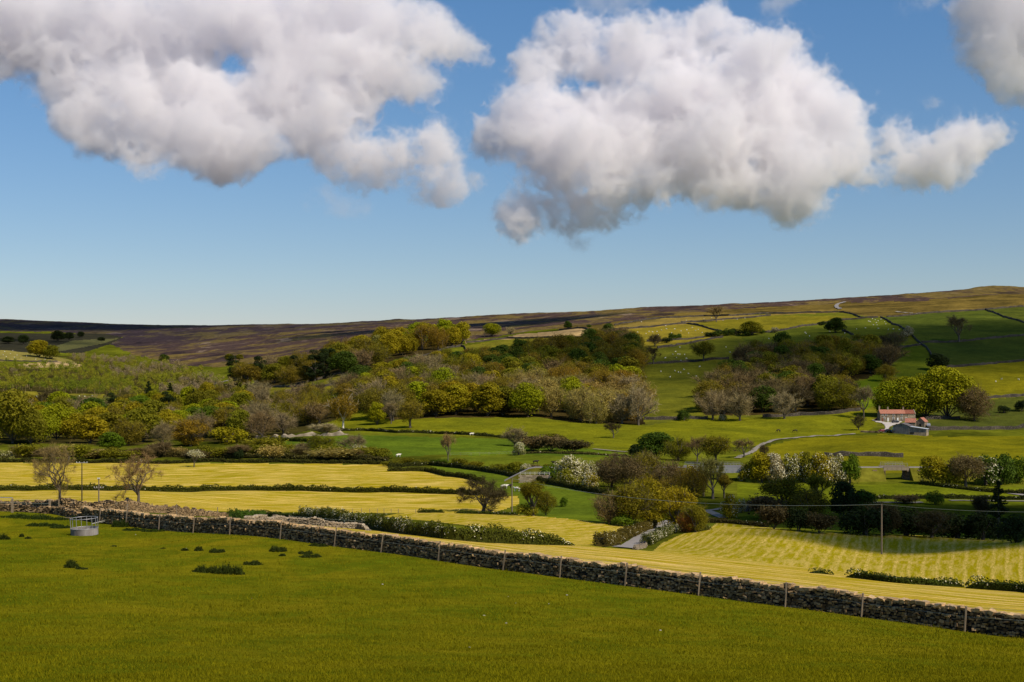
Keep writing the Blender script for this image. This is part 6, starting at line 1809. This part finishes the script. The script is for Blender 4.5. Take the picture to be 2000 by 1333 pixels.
for a in ((70, 1013, 150, 12, 'nettle bed along the foot of the low left wall'), (165, 1016, 60, 13, 'nettles where the two left walls meet'), (83, 1027, 70, 8, 'long dark nettle strip left of the feeder'), (118, 1031, 40, 8, 'nettle strip just behind the feeder'), (236, 1029, 36, 18, 'nettle clump between feeder and wall'), (207, 1023, 24, 11, 'small nettle clump at the wall foot'), (262, 1036, 50, 6, 'low nettles along the near wall foot'), (300, 1038, 50, 6, 'low nettles under the second leaning post'), (390, 1040, 26, 7, 'low nettles under the fourth leaning post')):
    tuft(*a, col=(.040, .062, .010), n=1500, name='nettle_patch')
# litter, twigs, pale stones
p = at(142, 1014, 110); q = MB(); tube(q, [(-1.1, 0, .12), (0, .1, .08), (1.1, -.1, .05)], [.05, .045, .035], 6); q.build('fallen_pole', M['post'], label='weathered pole lying in the grass behind the feeder', cat='pole', loc=tuple(p))
for px, r, dx, dz, lab in ((183, 1018, .8, .5, 'pale dead branch right of the feeder, upper'), (196, 1024, .7, .35, 'pale dead branch right of the feeder, lower'), (228, 1019, 1.0, .6, 'pale dead branch leaning in the nettle clump')):
    p = at(px, r, 90); q = MB(); tube(q, [(-dx, 0, .03), (-dx * .2, .05, dz * .5), (dx * .6, 0, dz)], [.045, .035, .015], 5); tube(q, [(-dx * .2, .05, dz * .5), (dx * .1, .2, dz * .45), (dx * .5, .2, dz * .6)], [.03, .02, .01], 5); q.build('dead_branch', M['palebark'], label=lab, cat='branch', loc=tuple(p))
p = at(168, 1009, 110); q = MB(); red = m_simple('red_plastic', (.55, .03, .015), .4, .1)
t = np.linspace(0, 2 * math.pi, 17); v = np.concatenate([np.stack([np.cos(t) * r_, np.sin(t) * r_, t * 0 + z], 1) for r_, z in ((.15, 0), (.2, .3), (.17, .3), (.13, .03))])
q.add(v, [[k * 17 + i, k * 17 + i + 1, (k + 1) * 17 + i + 1, (k + 1) * 17 + i] for k in range(3) for i in range(16)], smooth=True); tube(q, [(-.19, 0, .3), (-.1, 0, .45), (.1, 0, .45), (.19, 0, .3)], .012, 5); q.build('bucket', red, label='small red bucket at the foot of the left wall', cat='bucket', loc=tuple(p))
M['stonelight'] = m_simple('whitish_stone', (.52, .48, .40), .8, .2)
SPX = [(364, 1071.5), (993, 1166), (1007, 1178.5), (1072, 1180), (1107, 1163), (945, 1203), (989, 1218), (917, 1265), (491, 1170), (747, 1142), (1290, 1232), (265, 1045)]
for k, (px, r) in enumerate(sorted(SPX)):
    p = at(px, r, 35); mb = MB(); s = R.uniform(.022, .042)
    v = unit(14) * s * np.array([1.4, 1, .6]) + np.array([0, 0, s * .4])
    import bmesh
    bm = bmesh.new()
    bmesh.ops.create_icosphere(bm, subdivisions=1, radius=s)
    for v_ in bm.verts: v_.co = Vector((v_.co.x * 1.6, v_.co.y, v_.co.z * .6 + s * .35)) * R.uniform(.8, 1.2)
    me = bpy.data.meshes.new('pale_stone'); bm.to_mesh(me); bm.free(); me.materials.append(M['stonelight'])
    put('pale_stone', me, label='small whitish stone lying in the pasture grass', cat='stone', group='whitish stones scattered over the pasture', loc=tuple(p), rz=R.uniform(0, 6))

# grass blades of the pasture
n = 420000
Y = 1 / rng.uniform(1 / 128., 1 / 24., n) ; px = rng.uniform(-420, 2420, n); X = (px - 1000) / F * Y
ok = Y < wall_y(X) - .35; X, Y = X[ok], Y[ok]; n = len(X)
clump = np.clip(.5 + .5 * np.sin(X * 1.3 + np.sin(Y * .9) * 2) * np.sin(Y * 1.1 + X * .35), .1, 1)
tus = np.clip(np.sin(X * .71 + 2 * np.sin(Y * .37)) * np.sin(Y * .63 - X * .29 + 1.5) * 2.2 - 1.15, 0, 1)
L = rng.uniform(.05, .11, n) * (1 + .45 * tus) * (.6 + .8 * clump) * np.clip(Y / 45, .9, 1.5)
dd = unit(n) * .75; dd[:, 2] = 1; dd /= np.linalg.norm(dd, axis=1)[:, None]
b = np.stack([X, Y, ground(X, Y) - .015], 1); s = unit(n); s[:, 2] = 0; s /= np.linalg.norm(s, axis=1)[:, None] + 1e-9
wd = (.006 + .00016 * Y)[:, None]
v = np.stack([b - s * wd, b + s * wd, b + dd * L[:, None]], 1)
mb = MB(); mb.add(v.reshape(-1, 3), np.arange(n * 3).reshape(n, 3), 0, np.repeat(np.clip(rng.random(n) * .75 + .3 * clump - .05 - .12 * tus, 0, 1), 3))
o = mb.build('grass', [M['blade']], label='short grass blades covering the foreground pasture', cat='grass', kind='stuff'); o.color = (.205, .186, .006, 1)

# ------------------------------------------------------------------ clouds (vapour volumes made from density grids)
def upm(n, m):
    x = np.linspace(0, m - 4, n, endpoint=False) + 1e-6; i = x.astype(int); t = x - i
    A = np.zeros((n, m), np.float32); r = np.arange(n)
    A[r, i] = (1 - t) ** 3 / 6; A[r, i + 1] = (3 * t ** 3 - 6 * t ** 2 + 4) / 6; A[r, i + 2] = (-3 * t ** 3 + 3 * t ** 2 + 3 * t + 1) / 6; A[r, i + 3] = t ** 3 / 6
    return A


def noise3(shape, cell):
    ms = [max(5, int(math.ceil(s / cell)) + 4) for s in shape]
    a = crng.standard_normal(ms).astype(np.float32)
    a = np.einsum('ia,abc->ibc', upm(shape[0], ms[0]), a, optimize=True)
    a = np.einsum('jb,ibc->ijc', upm(shape[1], ms[1]), a, optimize=True)
    a = np.einsum('kc,ijc->ijk', upm(shape[2], ms[2]), a, optimize=True)
    return a * 2.2


crng = np.random.default_rng(23)
_t = NT('cloud_vapour')
_pv = _t.n('ShaderNodeVolumePrincipled', {'Color': (.982, .970, .981, 1), 'Density': 1.0, 'Anisotropy': -.12, 'Density Attribute': 'density'})
_t.t.links.new(_pv.outputs[0], _t.out.inputs['Volume'])
M['cloud'] = _t.m


def cloud(label, puffs, unit_m, res, holes=(), dens=.010, ramp=11., rough=.72, sq=.75, cell0=56.):
    """puffs: centre x, y, z and radius in metres; unit_m: metres per detail unit"""
    s = unit_m; P = np.array(puffs, np.float32); pad = 30 * s
    lo = (P[:, :3] - P[:, 3:]).min(0) - pad; hi = (P[:, :3] + P[:, 3:]).max(0) + pad
    vox = float((hi - lo).max() / res); n = np.ceil((hi - lo) / vox).astype(int)
    ax = [(lo[k] + (np.arange(n[k]) + .5) * vox).astype(np.float32) for k in range(3)]
    X = ax[0][:, None, None]; Yy = ax[1][None, :, None]; Z = ax[2][None, None, :]
    e = np.zeros(n, np.float32); k = 14 * s
    for x, y, z, r in P:
        d = r - np.sqrt((X - x) ** 2 + ((Yy - y) * sq) ** 2 + (Z - z) ** 2)
        e += np.exp(np.clip(d / k, -40, 30))
    sd = k * np.log(np.maximum(e, 1e-12))
    amp = 34 * s * rough; cell = cell0 * s / vox
    for o in range(6):
        nn = noise3(n, cell)
        sd += amp * (.5 - np.abs(nn)) if o in (1, 2, 3) else amp * nn * .6
        amp *= .73; cell *= .5
        if cell < 1.5: break
    for (x, z, r) in holes:
        sd -= np.clip(1.3 - np.sqrt((X - x) ** 2 + ((Z - z) * 1.8) ** 2) / r, 0, 1) * 400 * s
    D = np.clip(sd / (ramp * s), 0, 1) ** 1.35
    wis = np.clip((sd / s + 20) / 20, 0, 1) ** 2 * np.clip(noise3(n, 20 * s / vox) * .8 + noise3(n, 7 * s / vox) * .6 - .15, 0, 1)
    D = np.maximum(D, .10 * wis) * dens
    me = bpy.data.meshes.new('cloud'); me.vertices.add(int(n.prod()))
    a = me.attributes.new('dens', 'FLOAT', 'POINT'); a.data.foreach_set('value', np.ascontiguousarray(D.ravel()))
    me.materials.append(M['cloud'])
    g = bpy.data.node_groups.new('cloud_volume', 'GeometryNodeTree')
    g.interface.new_socket('Geometry', in_out='INPUT', socket_type='NodeSocketGeometry'); g.interface.new_socket('Geometry', in_out='OUTPUT', socket_type='NodeSocketGeometry')
    N_ = g.nodes.new; L = g.links.new
    gi = N_('NodeGroupInput'); go = N_('NodeGroupOutput'); vc = N_('GeometryNodeVolumeCube'); sm = N_('GeometryNodeSetMaterial'); pos = N_('GeometryNodeInputPosition')

    def vm(op, a_, b_):
        q = N_('ShaderNodeVectorMath'); q.operation = op; L(a_, q.inputs[0])
        if op != 'FLOOR': q.inputs[1].default_value = b_
        return q.outputs[0]

    def im(op, a_, b_):
        q = N_('FunctionNodeIntegerMath'); q.operation = op
        for i_, t_ in enumerate((a_, b_)):
            if hasattr(t_, 'node'): L(t_, q.inputs[i_])
            else: q.inputs[i_].default_value = t_
        return q.outputs[0]
    v = vm('FLOOR', vm('DIVIDE', vm('SUBTRACT', pos.outputs[0], tuple(lo.tolist())), (vox,) * 3), None)
    sx = N_('ShaderNodeSeparateXYZ'); L(v, sx.inputs[0])
    idx = im('ADD', im('MULTIPLY', im('ADD', im('MULTIPLY', sx.outputs[0], int(n[1])), sx.outputs[1]), int(n[2])), sx.outputs[2])
    si = N_('GeometryNodeSampleIndex'); si.data_type = 'FLOAT'; si.domain = 'POINT'; si.clamp = True
    na = N_('GeometryNodeInputNamedAttribute'); na.data_type = 'FLOAT'; na.inputs['Name'].default_value = 'dens'
    L(gi.outputs[0], si.inputs['Geometry']); L(na.outputs[0], si.inputs['Value']); L(idx, si.inputs['Index']); L(si.outputs[0], vc.inputs['Density'])
    vc.inputs['Min'].default_value = tuple((lo + vox * .5).tolist()); vc.inputs['Max'].default_value = tuple((lo + vox * (n - .5)).tolist())
    for q_, k_ in zip('XYZ', range(3)): vc.inputs['Resolution ' + q_].default_value = int(n[k_])
    L(vc.outputs[0], sm.inputs[0]); sm.inputs['Material'].default_value = M['cloud']; L(sm.outputs[0], go.inputs[0])
    o = put('cloud', me, label=label, cat='cloud', kind='stuff')
    o.modifiers.new('cloud_volume', 'NODES').node_group = g
    print('cloud', n, round(vox, 1))
    return o


def sky_puffs(L, Y, lean=.55):
    """puffs given by their direction; each cloud is tilted towards the sun, so its nearer lower heads are lit"""
    mid = sum(a[1] for a in L) / len(L); out = []
    for a in L:
        y = Y + ((a[3] * 2.5 if len(a) > 3 else 0) - lean * (a[1] - mid)) * Y / F; s = y / F  # lean shapes the cloud for light, bringing its lower heads into the sun
        out.append(((a[0] - 1000) * s, y, (HOR - a[1]) * s, a[2] * s))
    return out


def sky_holes(L, Y):
    s = Y / F
    return [((a[0] - 1000) * s, (HOR - a[1]) * s, a[2] * s) for a in L]


CR = [(1035, 128, 38), (1075, 140, 32), (1122, 62, 22), (1130, 95, 42), (1170, 130, 55), (1225, 75, 50), (1280, 90, 60), (1330, 120, 45), (1240, 130, 60), (1375, 40, 22), (1400, 60, 30), (1440, 60, 20), (1340, 75, 25),
      (1490, 118, 50, -30), (1530, 110, 40), (1455, 160, 62), (1545, 165, 60), (1590, 190, 55), (1630, 215, 48), (1665, 200, 22), (1500, 210, 75), (1400, 200, 80), (1330, 200, 75), (1250, 210, 70), (1170, 210, 60), (1110, 215, 48), (1040, 225, 48), (990, 250, 45), (955, 262, 36), (940, 280, 24),
      (1060, 275, 52), (1140, 280, 65), (1230, 285, 75), (1330, 290, 80), (1430, 280, 80), (1520, 280, 70), (1600, 275, 45), (1100, 335, 50), (1180, 345, 58), (1270, 345, 58), (1360, 345, 55), (1450, 350, 60), (1540, 350, 62), (1600, 335, 42), (1400, 382, 38), (1470, 392, 34), (1520, 398, 34), (1570, 385, 36), (1330, 372, 40),
      (1250, 388, 42, 30), (1190, 400, 42, 30), (1130, 408, 40, 30), (1085, 418, 38, 30), (1040, 424, 36, 20), (1005, 428, 26, 20),
      (1640, 292, 44), (1650, 265, 34), (1672, 328, 36), (1655, 315, 40), (1690, 295, 50), (1740, 275, 44), (1790, 268, 50), (1845, 265, 44), (1880, 285, 42), (1910, 305, 26), (1930, 272, 16), (1950, 266, 9), (1840, 318, 40), (1775, 318, 38), (1870, 340, 20)]
cloud('large white cumulus cloud in the middle of the sky, tailing off to the right', sky_puffs(CR, 7500.), 2.7, 440, ())
CL = [(-110, 40, 110), (-20, 30, 95), (60, 50, 80), (130, 60, 80), (210, 50, 85), (290, 70, 85), (370, 60, 85), (450, 40, 80), (530, 50, 80), (610, 60, 85), (690, 50, 80), (760, 50, 70), (830, 60, 60), (868, 95, 44), (905, 88, 30), (925, 102, 18), (940, 110, 10),
      (0, 110, 45), (20, 140, 28), (70, 120, 45), (120, 140, 60), (190, 150, 72), (270, 160, 75), (350, 165, 70), (420, 185, 58), (490, 175, 50), (560, 150, 75), (640, 140, 75), (720, 130, 70), (790, 160, 55), (835, 180, 26), (130, 215, 38), (200, 235, 50), (270, 240, 55), (330, 250, 55), (400, 245, 60), (480, 225, 55), (560, 215, 60), (640, 215, 62), (710, 200, 50),
      (180, 268, 22), (300, 296, 34), (350, 300, 38), (400, 310, 34), (440, 318, 22), (470, 285, 40), (510, 280, 28), (600, 262, 44), (660, 272, 50), (725, 290, 50), (780, 290, 50), (830, 285, 42), (690, 318, 34), (745, 325, 34), (850, 300, 26), (800, 335, 24), (835, 348, 26), (870, 350, 24), (890, 348, 12), (775, 362, 12), (850, 250, 20)]
cloud('big white and lilac cumulus bank filling the upper left of the sky', sky_puffs(CL, 6000.), 2.16, 470, ())
CC = [(1905, 20, 50), (1950, 10, 70), (2000, 60, 90), (1915, 75, 45), (1945, 110, 50), (1905, 110, 28), (1970, 150, 44), (2010, 165, 40), (1880, 30, 26), (2080, 40, 110), (1960, -50, 90)]
cloud('grey cumulus cloud in the top right corner of the sky', sky_puffs(CC, 5000.), 1.8, 170)
for L_, Y_, lb, dn in (([(938, 350, 15), (955, 348, 11), (922, 353, 10)], 6500., 'tiny white cloud shred under the gap between the big clouds', .006),
                   ([(1110, 478, 8), (1130, 477, 10), (1148, 479, 7)], 7500., 'thin grey cloud streak below the middle cumulus', .004),
                   ([(1170, 5, 26), (1210, 10, 26), (1250, 4, 24), (1130, 2, 18)], 6800., 'faint wisp of cloud at the top above the middle cumulus', .003),
                   ([(1500, 12, 16), (1520, 4, 20), (1545, -4, 20)], 6800., 'small wisp of cloud at the top edge right of the middle', .004),
                   ([(1790, 10, 18), (1820, 2, 16), (1770, 18, 10)], 6800., 'small wisp of cloud left of the corner cloud', .004),
                   ([(1820, 204, 12), (1838, 200, 8)], 7000., 'tiny cloud shred above the tail of the middle cumulus', .004),
                   ([(640, 385, 24), (690, 395, 18), (600, 400, 16), (660, 408, 20), (720, 406, 14)], 7000., 'faint lilac cloud smear under the left bank', .0018)):
    cloud(lb, sky_puffs(L_, Y_), Y_ / F, 64, dens=dn, ramp=14, rough=.35, cell0=26.)


# the clouds whose shadows lie on the land, towards the sun and out of the picture
def shade(label, spots, H, dens=.010):
    P = []
    for px, row, rad, rmin in spots:
        p = at(px, row, rmin); t = (H - p[2]) / SUN[2]
        P.append((p[0] + SUN[0] * t, p[1] + SUN[1] * t, H, rad))
    return cloud(label, P, np.mean([q[3] for q in P]) / 60, 70, dens=dens, ramp=22, rough=.7, sq=1.0, cell0=60.)
SHADES = [
 ('cloud shading the upper part of the middle wood', [(1010, 725, 40, 900), (1070, 715, 50, 900), (1130, 705, 55, 900), (1190, 700, 55, 900), (1225, 680, 40, 900)], 1200, .012),
 ('cloud standing over the right hand side of the dale', [(1560, 720, 120, 700), (1480, 740, 100, 700), (1640, 690, 130, 700), (1740, 670, 120, 700), (1850, 660, 130, 700), (1960, 650, 140, 700), (2050, 680, 120, 700), (1900, 690, 90, 700)], 1500, .008),
 ('cloud shading the valley trees at the right', [(1540, 1010, 24, 300), (1620, 1010, 28, 300), (1700, 1000, 34, 300), (1800, 1010, 36, 300), (1900, 1010, 38, 300), (2000, 1010, 40, 300), (2060, 1055, 30, 200), (1950, 1064, 26, 200), (1830, 1060, 20, 200)], 900, .06),
 ('cloud over the far moor at the left', [(0, 640, 500, 3000), (150, 640, 450, 3000), (300, 640, 350, 3000), (50, 665, 300, 2000)], 3000, .004),
 ('cloud over the middle moor', [(750, 645, 150, 2000), (850, 640, 160, 2000), (950, 635, 160, 2000), (1050, 632, 120, 2000), (650, 650, 110, 2000)], 2600, .02),
]
for a in SHADES: shade(*a)

# ------------------------------------------------------------------ light, sky, camera
w = bpy.data.worlds.new('World'); sc.world = w; w.use_nodes = True
nt = w.node_tree; bg = nt.nodes['Background']
sk = nt.nodes.new('ShaderNodeTexSky'); sk.sky_type = 'NISHITA'; sk.sun_disc = False
sk.sun_elevation = SUN_EL; sk.sun_rotation = SUN_AZ; sk.altitude = 200
sk.air_density = 1.0; sk.dust_density = 0.0; sk.ozone_density = 4.0
tc = nt.nodes.new('ShaderNodeTexCoord'); sx = nt.nodes.new('ShaderNodeSeparateXYZ'); nt.links.new(tc.outputs['Generated'], sx.inputs[0])
rp = nt.nodes.new('ShaderNodeValToRGB'); nt.links.new(sx.outputs[2], rp.inputs[0])          # drier, deeper air than the model's: tint by elevation
for k, (p_, c_) in enumerate(((.0, (.76, .68, .76)), (.06, (.75, .77, .84)), (.25, (.63, .85, 1.0)))):
    e = rp.color_ramp.elements[k] if k < 2 else rp.color_ramp.elements.new(p_)
    e.position = p_; e.color = (*c_, 1)
mx = nt.nodes.new('ShaderNodeMix'); mx.data_type = 'RGBA'; mx.blend_type = 'MULTIPLY'; mx.inputs[0].default_value = 1
nt.links.new(sk.outputs[0], mx.inputs[6]); nt.links.new(rp.outputs[0], mx.inputs[7]); nt.links.new(mx.outputs[2], bg.inputs[0]); bg.inputs[1].default_value = 0.10
su = bpy.data.lights.new('sun', 'SUN'); su.energy = 4.6; su.angle = math.radians(.5); su.color = (1, .90, .74)
so = bpy.data.objects.new('sun', su); COL.objects.link(so)
so.rotation_euler = Vector(SUN).to_track_quat('Z', 'Y').to_euler()
cd = bpy.data.cameras.new('camera'); cam = bpy.data.objects.new('camera', cd); COL.objects.link(cam); sc.camera = cam
cd.sensor_width = 36; cd.lens = F / 2000 * 36; cd.shift_y = (HOR - 666.5) / 2000
cd.clip_start = .5; cd.clip_end = 60000; cam.rotation_euler = (math.pi / 2, 0, 0)
sc.view_settings.view_transform = 'Standard'; sc.view_settings.look = 'None'
sc.view_settings.exposure = 0.0; sc.view_settings.gamma = 1.0
sc.cycles.volume_bounces = 16; sc.cycles.max_bounces = 16; sc.cycles.diffuse_bounces = 3; sc.cycles.transmission_bounces = 6
sc.cycles.use_denoising = True
